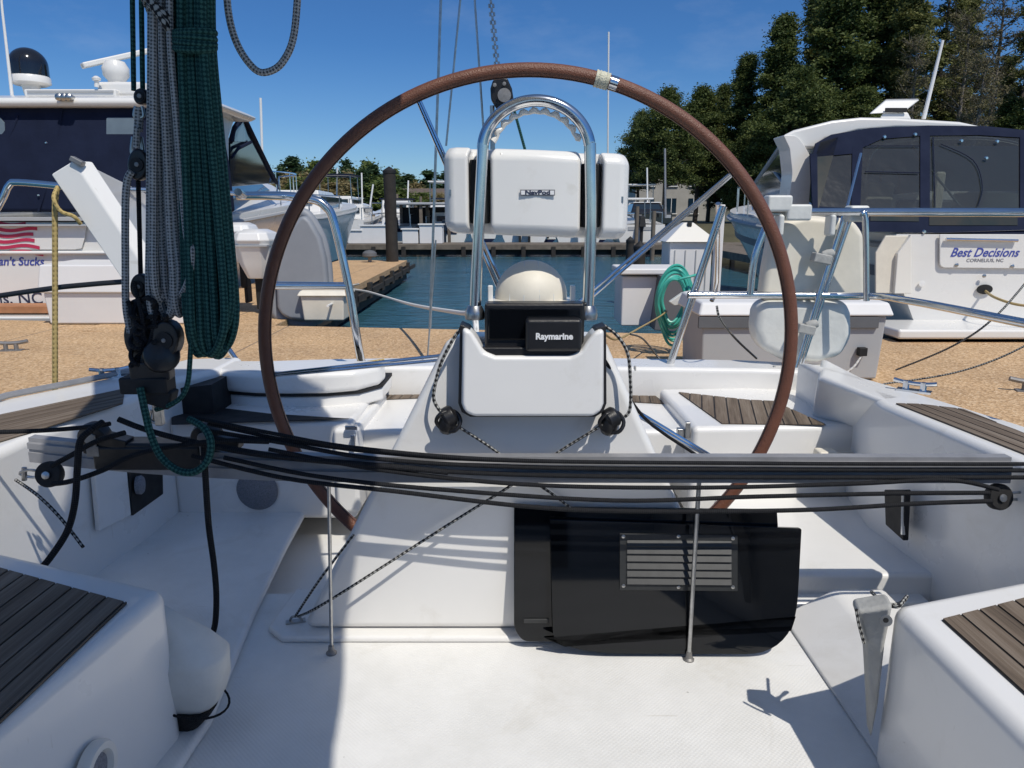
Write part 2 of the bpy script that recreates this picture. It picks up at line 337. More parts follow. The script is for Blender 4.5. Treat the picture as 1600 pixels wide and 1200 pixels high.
def text_mesh(name, txt, mat, parent, loc, size, rot, depth=.002, align='CENTER', shear=0., sx=1., offset=0.):
    """real letters laid on a surface; loc in world coordinates"""
    cu=bpy.data.curves.new('t','FONT'); cu.body=txt; cu.size=size; cu.extrude=depth; cu.align_x=align; cu.align_y='CENTER'; cu.shear=shear; cu.offset=offset; cu.resolution_u=3
    ob=bpy.data.objects.new('t',cu); C.objects.link(ob)
    bpy.context.view_layer.update()
    me=bpy.data.meshes.new_from_object(ob.evaluated_get(bpy.context.evaluated_depsgraph_get()))
    bpy.data.objects.remove(ob)
    root=parent
    while root.parent: root=root.parent
    Mx=Matrix.Translation(Vector(loc)-root.location)@rot.to_4x4()@Matrix.Diagonal((sx,1,1,1))
    me.transform(Mx); me.materials.clear(); me.materials.append(M[mat])
    o=bpy.data.objects.new(name,me); C.objects.link(o); o.parent=parent
    return o
FRONT = Matrix.Rotation(R(90),3,'X')          # upright text facing -Y (towards the camera)
def teak_panel(poly, direction, w, mat_parent, z, lift=.004, name='teak_panel', gap=.006, thick=.006):
    """planks clipped to a polygon (list of (x,y)), running along direction; black caulk bed below"""
    P=[Vector((p[0],p[1])) for p in poly]; d=Vector(direction[:2]).normalized(); nn=Vector((-d.y,d.x))
    bed=MB(); bed.prism([(p.x,p.y,z+.001) for p in P],(0,0,lift*.5))
    mb=MB(); lo=min(p.dot(nn) for p in P); hi=max(p.dot(nn) for p in P)
    def clip(pp, c, sgn):
        out=[]
        for i in range(len(pp)):
            a,b=pp[i],pp[(i+1)%len(pp)]; da=(a.dot(nn)-c)*sgn; db=(b.dot(nn)-c)*sgn
            if da>=0: out.append(a)
            if (da>=0)!=(db>=0): out.append(a+(b-a)*(da/(da-db)))
        return out
    c=lo; k=0
    while c<hi-.004:
        pp=clip(clip(P,c+gap/2,1),min(c+w-gap/2,hi),-1)
        if len(pp)>=3:
            n=len(pp); zt=z+lift+thick*.3; off=k*3.17
            vs=[(p.x,p.y,z+lift*.5) for p in pp]+[(p.x,p.y,zt) for p in pp]
            uvp=[(p.dot(d)+off,p.dot(nn)+off*.7) for p in pp]
            fs=[tuple(range(n))[::-1],tuple(range(n,2*n))]+[(i,(i+1)%n,n+(i+1)%n,n+i) for i in range(n)]
            us=[uvp[::-1],uvp]+[[uvp[i],uvp[(i+1)%n],uvp[(i+1)%n],uvp[i]] for i in range(n)]
            mb.add(vs,fs,us)
        c+=w; k+=1
    o=mb.build(name,'teak',mat_parent,smooth=20)
    bed.build('caulking','caulk',o,smooth=20)
    return o
# =================================================================== WORLD, SUN, CAMERA
SUNV = Vector((-.36,.58,-1)).normalized()          # direction the light travels
el = math.asin(-SUNV.z); az = math.atan2(-SUNV.x,-SUNV.y)
w=bpy.data.worlds.new('World'); S.world=w; w.use_nodes=True; nt=w.node_tree
sky=nt.nodes.new('ShaderNodeTexSky'); sky.sky_type='NISHITA'; sky.sun_disc=False; sky.sun_elevation=el; sky.sun_rotation=az
sky.air_density=1.0; sky.dust_density=.15; sky.ozone_density=4.5; sky.altitude=60
bg=nt.nodes['Background']; bg.inputs['Strength'].default_value=.108
# faint high wisps of cloud
tc=nt.nodes.new('ShaderNodeTexCoord'); mp=nt.nodes.new('ShaderNodeMapping'); mp.inputs['Scale'].default_value=(2.2,2.2,6.0)
nz=nt.nodes.new('ShaderNodeTexNoise'); nz.inputs['Scale'].default_value=2.1; nz.inputs['Detail'].default_value=7; nz.inputs['Roughness'].default_value=.6
rp=nt.nodes.new('ShaderNodeValToRGB'); rp.color_ramp.elements[0].position=.58; rp.color_ramp.elements[1].position=1.0; rp.color_ramp.elements[1].color=(.16,.16,.16,1)
mx=nt.nodes.new('ShaderNodeMixRGB'); mx.inputs[2].default_value=(7.5,7.8,8.2,1)
L(nt,tc.outputs['Generated'],mp.inputs[0]); L(nt,mp.outputs[0],nz.inputs['Vector']); L(nt,nz.outputs['Fac'],rp.inputs['Fac']); L(nt,rp.outputs[0],mx.inputs[0])
sx_=nt.nodes.new('ShaderNodeSeparateXYZ'); L(nt,tc.outputs['Generated'],sx_.inputs[0])
mr_=nt.nodes.new('ShaderNodeMapRange'); mr_.inputs['From Min'].default_value=.32; mr_.inputs['From Max'].default_value=.7; mr_.inputs['To Min'].default_value=1; mr_.inputs['To Max'].default_value=.0; L(nt,sx_.outputs['Z'],mr_.inputs['Value'])
tn=nt.nodes.new('ShaderNodeMixRGB'); tn.blend_type='MULTIPLY'; tn.inputs[2].default_value=(.30,.545,.82,1); mr2=nt.nodes.new('ShaderNodeMapRange'); mr2.inputs['From Min'].default_value=.0; mr2.inputs['From Max'].default_value=.2; mr2.inputs['To Min'].default_value=.62; mr2.inputs['To Max'].default_value=1.; L(nt,sx_.outputs['Z'],mr2.inputs['Value'])
ml=nt.nodes.new('ShaderNodeMath'); ml.operation='MULTIPLY'; L(nt,mr_.outputs[0],ml.inputs[0]); L(nt,mr2.outputs[0],ml.inputs[1]); L(nt,ml.outputs[0],tn.inputs[0]); L(nt,sky.outputs[0],tn.inputs[1])
L(nt,tn.outputs[0],mx.inputs[1]); L(nt,mx.outputs[0],bg.inputs['Color'])
sl=bpy.data.lights.new('sun','SUN'); sl.energy=3.6; sl.angle=R(.53); sl.color=(1.,.945,.85)
so=bpy.data.objects.new('sun',sl); C.objects.link(so); so.rotation_euler=SUNV.to_track_quat('-Z','Y').to_euler()
cd=bpy.data.cameras.new('camera'); cd.sensor_width=36; cd.lens=36*F/1600; cd.clip_start=.05; cd.clip_end=5000
co=bpy.data.objects.new('camera',cd); C.objects.link(co); co.location=(0,0,CAMH); co.rotation_euler=(R(90)-PIT,0,0); S.camera=co
S.view_settings.view_transform='Standard'; S.view_settings.look='None'; S.view_settings.exposure=0.; S.view_settings.gamma=1
WZ=-.55
# =================================================================== SETTING
def plane_obj(name, poly, z, mat):
    mb=MB(); mb.add([(x,y,z) for x,y in poly],[tuple(range(len(poly)))]); return struct(mb.build(name,mat,origin=(0,0,z)))
plane_obj('water',[(-900,-400),(900,-400),(900,1500),(-900,1500)],WZ,'water')
# =================================================================== THE SAILBOAT (cockpit seen from the companionway)
boat=thing('sailboat','white sailboat cockpit with big brown leather steering wheel, traveler bar and weathered teak seats','sailboat',(0,2,0))
HW=.085                                     # seat/bench moulding radius
# cockpit sole
mb=MB(); mb.prism([(-1.0,-.6,-.06),(.97,-.6,-.06),(.97,2.3,-.06),(-1.0,2.3,-.06)],(0,0,.06)); sole=mb.build('cockpit_sole','nonskid',boat)
mb=MB(); mb.prism([(-1.0,2.3,-.3),(1.0,2.3,-.3),(1.0,3.0,-.3),(-1.0,3.0,-.3)],(0,0,.2)); mb.build('wheel_well','gel',boat)
# sloping fillets at the sides of the sole
mb=MB()
mb.prism([(.86,.2,.001),(1.03,.2,.10),(1.2,.2,.10),(1.2,.2,.001)],(0,1.96,0)); mb.build('sole_fillet','gel',boat,bevel=.02)
lp=[on(447,853,.032),on(395,960,.032),on(330,1120,.032)]
mb=MB(); mb.prism([(lp[0].x,lp[0].y,0),(lp[1].x,lp[1].y,0),(lp[2].x,lp[2].y,0),(lp[2].x-.03,.9,0),(-1.5,.9,0),(-1.5,2.95,0),(lp[0].x-.02,2.95,0)],(0,0,.032)); mb.build('raised_footwell','nonskid',boat,bevel=.03,seg=4)
# steps beside the wheel
st=MB(); st.prism([(.80,2.22,0),(1.42,2.22,0),(1.42,3.0,0),(.86,3.0,0)],(0,0,.115)); st.build('footwell_step','gel',boat,bevel=.018)
st=MB(); st.prism([(.84,2.16,0),(1.36,2.16,0),(1.36,2.30,0),(.84,2.30,0)],(0,0,.045)); st.build('footwell_step','gel',boat,bevel=.012)
mb=MB()
# cabin end behind the camera: bulkhead with the open companionway, roof and sliding hatch
for x0,x1 in ((-1.9,-.36),(.36,1.9)):
    mb=MB(); mb.box(((x0+x1)/2,-.70,.45),(x1-x0,.12,1.3)); mb.build('cabin_bulkhead','gel',boat,bevel=.02)
mb=MB(); mb.box((0,-.78,.45),(.74,.06,1.3)); mb.build('companionway','blackm',boat)
mb=MB(); mb.prism([(-1.6,-3.8,1.08),(1.6,-3.8,1.08),(1.5,-.66,1.12),(-1.5,-.66,1.12)],(0,0,.10)); mb.build('coachroof','gel',boat,bevel=.04)
# near benches
def bench(sgn, cor, inn, outb, far_out, zt=.42):
    """cor: aft inner corner, inn: forward inner point, outb: aft outer point"""
    mb=MB(); poly=[cor,outb,(outb[0],-.5),(inn[0],-.5)]
    mb.prism([(x,y,0.0) for x,y in poly],(0,0,zt)); b=mb.build('bench','gel',boat,bevel=.032,seg=4)
    return b
cl=on(262,918,.42); il=on(0,1135,.42); ol=on(0,858,.42)
xi=cl.x+(il.x-cl.x)*( (-.5-cl.y)/(il.y-cl.y) )
bl=bench(-1,(cl.x,cl.y),(xi,-.5),(-1.42,cl.y+(ol.y-cl.y)*((-1.42-cl.x)/(ol.x-cl.x))),None)
cr=on(1392,942,.42); ir=on(1600,1150,.42); orr=on(1600,902,.42)
xr=cr.x+(ir.x-cr.x)*((-.5-cr.y)/(ir.y-cr.y))
br=bench(1,(cr.x,cr.y),(xr,-.5),(1.40,cr.y+(orr.y-cr.y)*((1.40-cr.x)/(orr.x-cr.x))),None)
def ext2(a,b,x=None,y=None):
    t=((x-a.x)/(b.x-a.x)) if x is not None else ((y-a.y)/(b.y-a.y)); return (a.x+(b.x-a.x)*t, a.y+(b.y-a.y)*t)
a=on(198,941,.425); b_=on(0,1128,.425); c_=on(0,887,.425)
teak_panel([ (a.x,a.y), ext2(a,c_,x=-1.38), (-1.38,-.5), ext2(a,b_,y=-.5)], (b_.x-a.x,b_.y-a.y), .052, bl, .42)
a=on(1472,967,.425); b_=on(1600,1082,.425); c_=on(1600,934,.425)
teak_panel([ (a.x,a.y), ext2(a,b_,y=-.5),(1.36,-.5), ext2(a,c_,x=1.36)], (b_.x-a.x,b_.y-a.y), .052, br, .42)
# round speaker rings low on the bench faces
def ring(px,py,X,bp,r=.06):
    d=ray(px,py); t=X/d.x; p=Vector((X,d.y*t,CAMH+d.z*t)); s=1 if X<0 else -1
    mb=MB(); mb.lathe([(r*.62,-.01),(r,-.01),(r*1.03,.006),(r*.95,.014),(r*.72,.014),(r*.62,.002)],p,(s,0,0),k=32); o=mb.build('speaker_ring','gel2',bp)
    mb=MB(); mb.lathe([(0.001,.001),(r*.6,.001),(r*.6,.004),(0.001,.005)],p,(s,0,0),k=24); mb.build('speaker_grille','speaker',o)
ring(150,1205,-.832,bl,.058); ring(1525,1215,.873,br,.058)
# -------- coamings: long side mouldings carrying the side decks
def coaming(sgn):
    z=.60
    if sgn<0:
        i1,i2=on(203,622,z),on(60,676,z); o1,o2=on(196,584,z),on(0,624,z)
        inner=[(-1.43,-.6),(-1.50,1.0),(i2.x,i2.y),(i1.x,i1.y),(-1.42,2.98),(-1.30,3.2)]
        outer=[ext2(o1,o2,x=-2.0)[0:2],(-2.02,1.0),(-2.0,-.6)]; aft=[(o1.x,o1.y),(-1.55,3.45),(-1.30,3.5)]
        foot=-1.32
    else:
        i1,i2=on(1378,629,z),on(1600,724,z); o1,o2=on(1380,600,z),on(1600,663,z)
        inner=[(1.38,-.6),(1.375,1.0),(i2.x,i2.y),(i1.x,i1.y),(1.42,2.98),(1.36,3.2)]
        outer=[(o2.x+.10,1.6),(1.85,.8),(1.9,-.6)]; aft=[(o2.x,o2.y),(o1.x,o1.y)][::-1]; om=on(1465,622,z); aft=[(1.36,3.45),(o1.x+.02,o1.y+.02),(om.x,om.y),(o2.x,o2.y)]
        foot=1.30
    poly=inner+aft[::-1]+outer if sgn<0 else inner+aft+outer
    mb=MB(); mb.prism([(x,y,-.1) for x,y in poly],(0,0,z+.1)); c=mb.build('coaming','gel',boat,bevel=.03,seg=4)
    return c
cml=coaming(-1); cmr=coaming(1)
p=[on(0,650,.6),on(195,609,.6),on(192,632,.6),on(0,692,.6)]
dv=p[1]-p[0]
teak_panel([ext2(p[1],p[0],y=1.2),(p[1].x,p[1].y),(p[2].x,p[2].y),ext2(p[2],p[3],y=1.2)],(dv.x,dv.y),.045,cml,.60)
p=[on(1400,632,.6),on(1436,633,.6),on(1505,641,.6),on(1600,679,.6),on(1600,711,.6)]; dv=p[4]-p[0]
teak_panel([(p[0].x,p[0].y),(p[1].x,p[1].y),(p[2].x,p[2].y),(p[3].x,p[3].y),(p[3].x+.04,1.2),(p[4].x+.0,1.2),(p[4].x,p[4].y)],(dv.x,dv.y),.045,cmr,.60)
# lockers and pockets in the coaming faces
def plate(name, corners, mat, parent, t=.012, bev=.004, normal=None):
    c=[Vector(q) for q in corners]; n=(c[1]-c[0]).cross(c[2]-c[0]).normalized()
    if normal is not None and n.dot(Vector(normal))<0: n=-n
    mb=MB(); mb.prism(c,n*t); return mb.build(name,mat,parent,bevel=bev)
def onX(px,py,X): d=ray(px,py); t=X/d.x; return Vector((X,d.y*t,CAMH+d.z*t))
hl=plate('locker_hatch',[onX(140,742,-1.458),onX(190,722,-1.44),onX(198,805,-1.44),onX(148,830,-1.458)],'gel',cml,.02,.006,(1,0,0))
pk=plate('winch_pocket',[onX(193,728,-1.435),onX(247,725,-1.425),onX(248,772,-1.425),onX(200,806,-1.435)],'blackm',cml,.02,.004,(1,0,0))
mb=MB(); mb.lathe([(.034,0),(.036,.015),(.030,.022),(.002,.024)],onX(214,758,-1.41),(1,.2,0),k=20); mb.build('gauge','speaker',pk)
pk2=plate('winch_pocket',[onX(1390,765,1.335),onX(1424,765,1.335),onX(1420,845,1.335),onX(1392,820,1.335)],'blackm',cmr,.02,.004,(-1,0,0))
mb=MB(); mb.tube([onX(1412,770,1.318),onX(1411,835,1.318)],.008); mb.build('handle','steel',pk2)
mb=MB(); mb.lathe([(.045,0),(.045,.03),(.03,.045),(.002,.047)],on(1397,712,.40)+Vector((0,-.0,0)),(-1,-.35,.1),k=20); mb.build('winch_socket','blackm',cmr,bevel=.004)
# -------- aft seats
zs=.42
fr=2.93
def seat(name,pts,z0,z1,bev=.025,mat='gel'):
    mb=MB(); mb.prism([(x,y,z0) for x,y in pts],(0,0,z1-z0)); return mb.build(name,mat,boat,bevel=bev,seg=4)
q=lambda px,py,z=zs: (on(px,py,z).x,on(px,py,z).y)
hs=seat('helm_seat',[q(1083,668),(1.46,2.93),(1.46,3.62),q(1030,607)],.02,zs)
teak_panel([q(1060,614),q(1168,626),q(1208,628),q(1291,665),q(1128,663)],(-.25,-1.),.055,hs,zs)
# stepped upright beside the helm seat
mb=MB(); z2=.60
mb.prism([(1.42,3.55,z2+.02),(1.20,3.55,z2+.02),(1.13,3.5,zs),(1.13,3.5,.2),(1.42,3.5,.2)],(0,-.02,0))
A=[on(1268,650,zs),on(1345,668,zs)]
mb=MB(); mb.hexa([A[0],A[1],(1.50,2.93,zs-.2),(1.50,3.55,zs-.2)],[on(1278,586,.60),on(1381,627,.60),(1.47,2.66,.60),(1.50,3.5,.60)]); mb.build('seat_upright','gel',boat,bevel=.025,seg=4)
# lower centre seat
z3=.37
cs=seat('stern_seat',[(on(562,628,z3).x,3.02),(on(1052,628,z3).x+.03,3.02),(on(1052,628,z3).x+.03,3.6),(on(562,628,z3).x,3.6)],.20,z3)
teak_panel([q(583,626,z3),q(596,597,z3),q(681,594,z3),q(676,622,z3)],(-.12,-1.),.05,cs,z3)
teak_panel([q(968,628,z3),q(968,607,z3),q(1008,608,z3),q(1040,632,z3)],(-.12,-1.),.05,cs,z3)
mb=MB(); mb.box((0,3.5,.05),(1.9,.06,.35)); mb.build('well_back','gel',boat,bevel=.01)
mb=MB(); mb.lathe([(.05,0),(.05,.05),(.02,.07)],(-.46,3.2,.1),(0,-1,0),k=16); mb.box((-.42,3.22,.17),(.09,.06,.06),.3); mb.build('steering_quadrant','blackm',boat,bevel=.006)
# port locker seat with its lid propped a little open
p0=on(300,655,.38); p1=on(535,650,.38)
lk=seat('locker_seat',[(p0.x,2.93),(-.66,2.93),(-.66,3.55),(p0.x,3.55)],.0,.435)
def seat_outline(o,z,yb=3.6):
    pts=[]
    for px,Y in ((318,3.42),(328,3.28),(352,3.19),(395,3.15),(450,3.14),(510,3.15),(560,3.20),(596,3.32)):
        pts.append((at(px,600,Y).x,Y+o,z))
    return pts+[(-.6,yb,z),(-1.36,yb,z)]
mb=MB(); mb.prism(seat_outline(.0,.495,3.44),(0,0,.098)); mb.build('locker_lid','gel',boat,bevel=.03,seg=5)
mb=MB(); mb.prism(seat_outline(.022,.482),(0,0,.015)); mb.build('lid_gap','blackm',lk)
mb=MB(); mb.prism(seat_outline(.03,.42),(0,0,.062)); mb.build('locker_rim','gel',lk,bevel=.012)
# outboard locker mouth: dark block, plus a thin sheet painting shade on the seat
xa,xb=at(268,620,3.0).x,at(329,620,3.0).x
mb=MB(); mb.prism([(xa-.1,3.02,.42),(xb,3.02,.42),(xb,3.02,.57),(xa-.1,3.02,.54)],(0,.5,0)); mb.prism([on(268,664,.440),on(545,655,.440),on(420,647,.440),on(328,636,.440),on(268,636,.440)],(0,0,.003)); mb.build('locker_mouth_shade','blackm',lk)
# bright corner moulding with latch
mb=MB(); mb.prism([(-.74,2.9,.04),(-.64,2.9,.04),(-.62,3.55,.04),(-.70,3.55,.04)],(0,0,.37)); lc=mb.build('locker_corner','gel',boat,bevel=.02)
mb=MB(); mb.box(at(549,668,2.885),(.05,.02,.02)); mb.box(at(552,688,2.88),(.018,.02,.05)); mb.build('latch','steel',lc,bevel=.004)
mb=MB(); mb.lathe([(.085,0),(.088,.008),(.08,.014),(.002,.016)],at(403,765,2.93),(0,-1,0),k=36); mb.build('speaker_grille','speaker',lk)
# transom coaming behind the seats
mb=MB(); 
tp=[(-1.62,3.56),(-1.3,3.50),(-.95,3.62),(0,3.66),(1.2,3.58),(1.62,3.5),(1.62,3.72),(1.2,3.83),(0,3.93),(-.95,3.86),(-1.62,3.75)]
mb.prism([(x,y,-.1) for x,y in tp],(0,0,.62)); trn=mb.build('transom_coaming','gel',boat,bevel=.025,seg=4)
mb=MB()
for X in (-.70,.62,1.32): mb.box((X,3.63,.47),(.008,.02,.11))
mb.build('gate_seam','bag',trn)
# hinge on starboard helm seat
mb=MB(); mb.box(at(1063,678,2.95),(.03,.03,.05)); mb.box(at(1074,672,2.93),(.02,.02,.07)); mb.build('hinge','steel2',hs,bevel=.003)
# raised gap between centre and helm seats
# hull outside
mb=MB(); ho=[(-2.05,-.6),(-2.06,1.0),(-2.0,2.0),(-1.75,3.2),(-1.6,3.74),(1.6,3.74),(1.7,3.2),(1.75,2.0),(1.95,1.0),(1.95,-.6)]
mb.prism([(x*.93,y,-.9) for x,y in ho],(0,0,.78)); mb.build('hull','hull',boat,bevel=.03)
# toe rail
mb=MB(); mb.tube([(-1.95,1.2,.615),(-1.92,2.2,.615),(on(20,624,.6).x-.02,on(20,624,.6).y,.615),(on(190,588,.6).x,on(190,588,.6).y,.615),(-1.6,3.5,.56)],.012,6); mb.build('toe_rail','alu',boat)
# cleats on the quarters
def cleat(p,rz):
    q=Matrix.Rotation(rz,3,'Z'); f=lambda *a:p+q@Vector(a)
    mb=MB(); mb.tube(spline([f(-.075,0,.04),f(-.03,0,.033),f(.03,0,.033),f(.075,0,.04)],4),.008,8); mb.tube([f(-.03,0,0),f(-.03,0,.04)],.012); mb.tube([f(.03,0,0),f(.03,0,.04)],.012); mb.box(f(0,0,.004),(.12,.045,.008),rz)
    return mb.build('cleat','steel',boat)
cleat(on(1428,612,.60),R(-38)); cleat(on(165,590,.60)+Vector((0.02,0,0)),R(20))
# ---------------------------------------------------------------- pedestal
ped=thing('pedestal','','',(0,0,0)); 
for k in ('label','category'): 
    if k in ped.keys(): del ped[k]
bpy.data.objects.remove(ped)
mb=MB(); cx=.045
mb.hexa([(-.66,2.035,.022),(.70,2.035,.022),(.60,2.25,.022),(-.52,2.25,.022)],[(-.185,2.05,.93),(.265,2.05,.93),(.245,2.19,.93),(-.165,2.19,.93)])
ped=mb.build('steering_pedestal','gel',boat,bevel=.03,seg=4)
mb=MB(); mb.prism([(-.70,2.0,0),(.74,2.0,0),(.80,2.3,0),(-.74,2.3,0),(-.76,2.06,0)],(0,0,.022)); mb.build('base_flange','gel',ped,bevel=.01)
# white instrument housing on the pedestal
def housing(Y0,Y1,ofs,name,mat,bev):
    pts=[(724,508),(738,514),(748,530),(757,545),(775,552),(890,552),(905,544),(916,528),(926,515),(941,510),(941,625),(936,638),(924,645),(740,645),(727,638),(722,625)]
    c=Vector((832,585)); vs=[]
    for x,y in pts:
        v=Vector((x,y)); v=v+(v-c).normalized()*ofs; vs.append(at(v.x,v.y,2.0).xz)
    mb=MB(); mb.prism([(v[0],Y0,v[1]) for v in vs],(0,Y1-Y0,0)); return mb.build(name,mat,ped,bevel=bev,seg=5)
housing(1.955,2.045,0,'instrument_housing','gel',.022)
housing(1.975,2.052,5.5,'gasket','rubber',.003)
# display and small control head
disp=MB(); a=at(757,474,2.0); b=at(912,552,2.0); disp.box(((a.x+b.x)/2,2.03,(a.z+b.z)/2),(b.x-a.x,.07,a.z-b.z)); dsp=disp.build('chart_display','black',ped,bevel=.008)
mb=MB(); a=at(763,481,2.0); b=at(906,530,2.0); mb.box(((a.x+b.x)/2,1.992,(a.z+b.z)/2),(b.x-a.x,.008,a.z-b.z)); mb.build('screen','acryl',dsp,bevel=.003)
mb=MB(); a=at(821,497,1.97); b=at(908,548,1.97); mb.box(((a.x+b.x)/2,1.972,(a.z+b.z)/2),(b.x-a.x,.045,a.z-b.z)); kk=mb.build('control_head','black',ped,bevel=.011)
text_mesh('brand_lettering','Raymarine','whitep',kk,at(866,526,1.9475),.0235,FRONT,.0008,offset=.0009)
# lower tray that holds them
mb=MB(); a=at(752,540,2.0); b=at(910,556,2.0); mb.box(((a.x+b.x)/2,2.015,(a.z+b.z)/2-.005),(b.x-a.x,.09,.04)); mb.build('mount_tray','black',ped,bevel=.006)
# compass with its cream hood
cc=at(829,470,2.20); 
prof=[(.118,0),(.118,.02),(.108,.03),(.106,.055)]+[(.106*math.cos(t),.055+.108*math.sin(t)) for t in [R(x) for x in range(8,89,9)]]
mb=MB(); mb.lathe(prof,(cc.x,2.17,cc.z-.04),(0,-.10,1),k=40); cm=mb.build('compass_hood','cream',ped)
mb=MB()
for dx in (-.062,-.022,.022,.062):
    mb.tube([ (cc.x+dx*(1-.12*math.sin(t)), 2.17-math.sqrt(max(.0001,.109**2-dx*dx))*math.cos(t)-.02*math.sin(t)*0, cc.z+.012+.111*math.sin(t)*math.sqrt(max(.0,1-(dx/.109)**2))) for t in [R(x) for x in range(0,85,8)]],.0030,6)
mb.build('rib','bagw',cm)
mb=MB(); mb.box((cc.x,2.12,cc.z-.002),(.255,.17,.03)); mb.build('compass_base','gel2',ped,bevel=.008)
mb=MB()
for s in (-1,1): mb=MB(); mb.box((cc.x+s*.117,2.1,cc.z+.028),(.014,.02,.055)); mb.build('compass_bracket','gel',ped,bevel=.003)
# guard rail arch
GY=2.03
outer=[(754,492),(754,300),(754,245)]; 
arc=[(838+84*math.cos(t),236-79*math.sin(t)) for t in [R(180-i*7.5) for i in range(25)]]
pth=[at(742,495,GY),at(748,360,GY)]+[at(x,y,GY) for x,y in arc]+[at(923,360,GY),at(918,495,GY)]
mb=MB(); mb.tube(spline(pth,3),.0158,14); gd=mb.build('pedestal_guard','steel',ped)
mb=MB(); arc2=[(838+(68+1.8*math.cos(i*1.35))*math.cos(R(165-i*3.1)),238-(64+1.8*math.cos(i*1.35))*math.sin(R(165-i*3.1))) for i in range(49)]
mb.tube([at(x,y,GY+.01) for x,y in arc2],[.0072+.0022*math.cos(i*1.35) for i in range(49)],8); mb.build('finger_grip','gel2',gd)
mb=MB()
for x in (742,918): mb=MB(); p=at(x,492,GY); mb.lathe([(.026,-.012),(.028,0),(.026,.012),(.019,.026)],p,k=18); mb.build('clamp','steel2',gd)
# instrument pod on the guard (moulded round the tubes)
def pod():
    zt,zb=at(800,233,GY).z,at(800,370,GY).z; xl,xr=at(692,300,GY).x,at(986,300,GY).x
    gl,gr=at(749,300,GY).x,at(925,300,GY).x; Y0,Y1=2.035,2.145; g=.029
    o=[(xl,Y1-.01),(xl,Y0+.035),(xl+.02,Y0+.008),(gl-g,Y0),(gl-g,Y0+.045),(gl+g,Y0+.045),(gl+g,Y0),((gl+gr)/2,Y0-.012),(gr-g,Y0),(gr-g,Y0+.045),(gr+g,Y0+.045),(gr+g,Y0),(xr-.02,Y0+.008),(xr,Y0+.035),(xr,Y1-.01),(xr-.02,Y1),(xl+.02,Y1)]
    mb=MB(); sk=lambda x: -(x-(xl+xr)/2)*.035
    n=len(o); lv=[(zb,.93,.02),(zb+.022,1.,.0),(zt-.022,1.,0),(zt,.95,.018)]
    xc=(xl+xr)/2
    for z,s,dy in lv:
        for x,y in o: mb.v.append(Vector((xc+(x-xc)*s,y+dy*(1 if y<2.09 else -1),z+sk(x))))
    for i in range(3):
        for j in range(n): mb.f.append([i*n+j,i*n+(j+1)%n,(i+1)*n+(j+1)%n,(i+1)*n+j]); mb.uv.append(None)
    mb.f.append(list(range(n))[::-1]); mb.uv.append(None); mb.f.append(list(range(3*n,4*n))); mb.uv.append(None)
    p=mb.build('instrument_pod','gel',ped,bevel=.011,seg=4)
    for g0 in (gl,gr): mb=MB(); mb.box((g0,Y0+.034,(zt+zb)/2+sk(g0)+.0),(.053,.02,(zt-zb)*.74)); mb.build('recess_shade','blackm',p,bevel=.004)  # black liner paints in the shade inside the tube slot
    mb=MB(); c=at(840,301,2.02); c.y=Y0-.0135
    w_,h_=.0925,.0155
    mb.box((c.x,c.y+.0005,c.z),(w_,.002,h_)); bd=mb.build('badge','inkgrey',p)
    mb=MB(); mb.box((c.x,c.y-.001,c.z),(w_-.005,.0015,h_-.005)); mb.build('badge_field','whitep',p)
    text_mesh('badge_lettering','NavPod','ink',p,(c.x,c.y-.0022,c.z),.0155,FRONT,.0006,sx=1.35,offset=.0006)
    mb=MB()
    for x,y in ((783,243),(898,249)): q_=at(x,y,2.03); mb.lathe([(.0065,-.002),(.0065,.004),(.003,.006)],(q_.x,Y0+.008,q_.z),(0,-1,0),k=12)
    for x,y in ((704,301),(971,312)): q_=at(x,y,2.06); mb.box((q_.x,Y0+.024,q_.z),(.006,.03,.016))
    mb.build('pod_screw','steel2',p)
    return p
pod()
# blocks on the pedestal face with wrapped line
def face_block(px,py):
    p=at(px,py,2.0); mb=MB(); mb.lathe([(.022,-.02),(.03,-.012),(.03,.012),(.022,.02)],p,(1,0.3,.5),k=18); mb.lathe([(.018,-.03),(.026,-.014),(.024,.014),(.016,.03)],p+Vector((-.004,-.0,-.018)),(0.2,-.4,1),k=16)
    mb.tube(spline([p+Vector((.034*math.cos(t),-.012+.01*math.sin(2*t),.03*math.sin(t)-.01)) for t in [i*1.05 for i in range(6)]],4,True),.0065,6,closed=True)
    mb.box(p+Vector((0,.02,-.02)),(.03,.04,.05)); return mb.build('turning_block','black',ped,bevel=.002,seg=1)
face_block(701,651); face_block(955,653)
# ---------------------------------------------------------------- steering wheel
WY=2.27; wc=at(825,518,WY); wc.z=.853; WR=.822
mb=MB(); mb.tube([(wc.x+WR*math.cos(a),WY,wc.z+WR*math.sin(a)) for a in [2*math.pi*i/160 for i in range(160)]],.0205,14,closed=True)
wh=mb.build('steering_wheel','leather',boat)
mb=MB()
wa=[0]
for k in range(5):
    a=R(113.5-72*k); d=Vector((math.cos(a),0,math.sin(a))); s=Vector((-math.sin(a),0,math.cos(a)))
    c=Vector((wc.x,WY-.0,wc.z))
    mb=MB()
    for o in (-.009,.009): mb.tube([c+d*.05+s*o+Vector((0,.03,0)),c+d*(WR-.02)+s*o*.3],.0055,8)
    mb.build('spoke','steel',wh)
mb=MB(); mb.lathe([(.02,-.06),(.055,-.05),(.06,0),(.05,.03),(.02,.045)],(wc.x,WY,wc.z),(0,1,0),k=24); mb.build('hub','steel2',wh)
def rimarc(a0,a1,r,n=8): return [(wc.x+WR*math.cos(R(a0+(a1-a0)*i/n)),WY,wc.z+WR*math.sin(R(a0+(a1-a0)*i/n))) for i in range(n+1)]
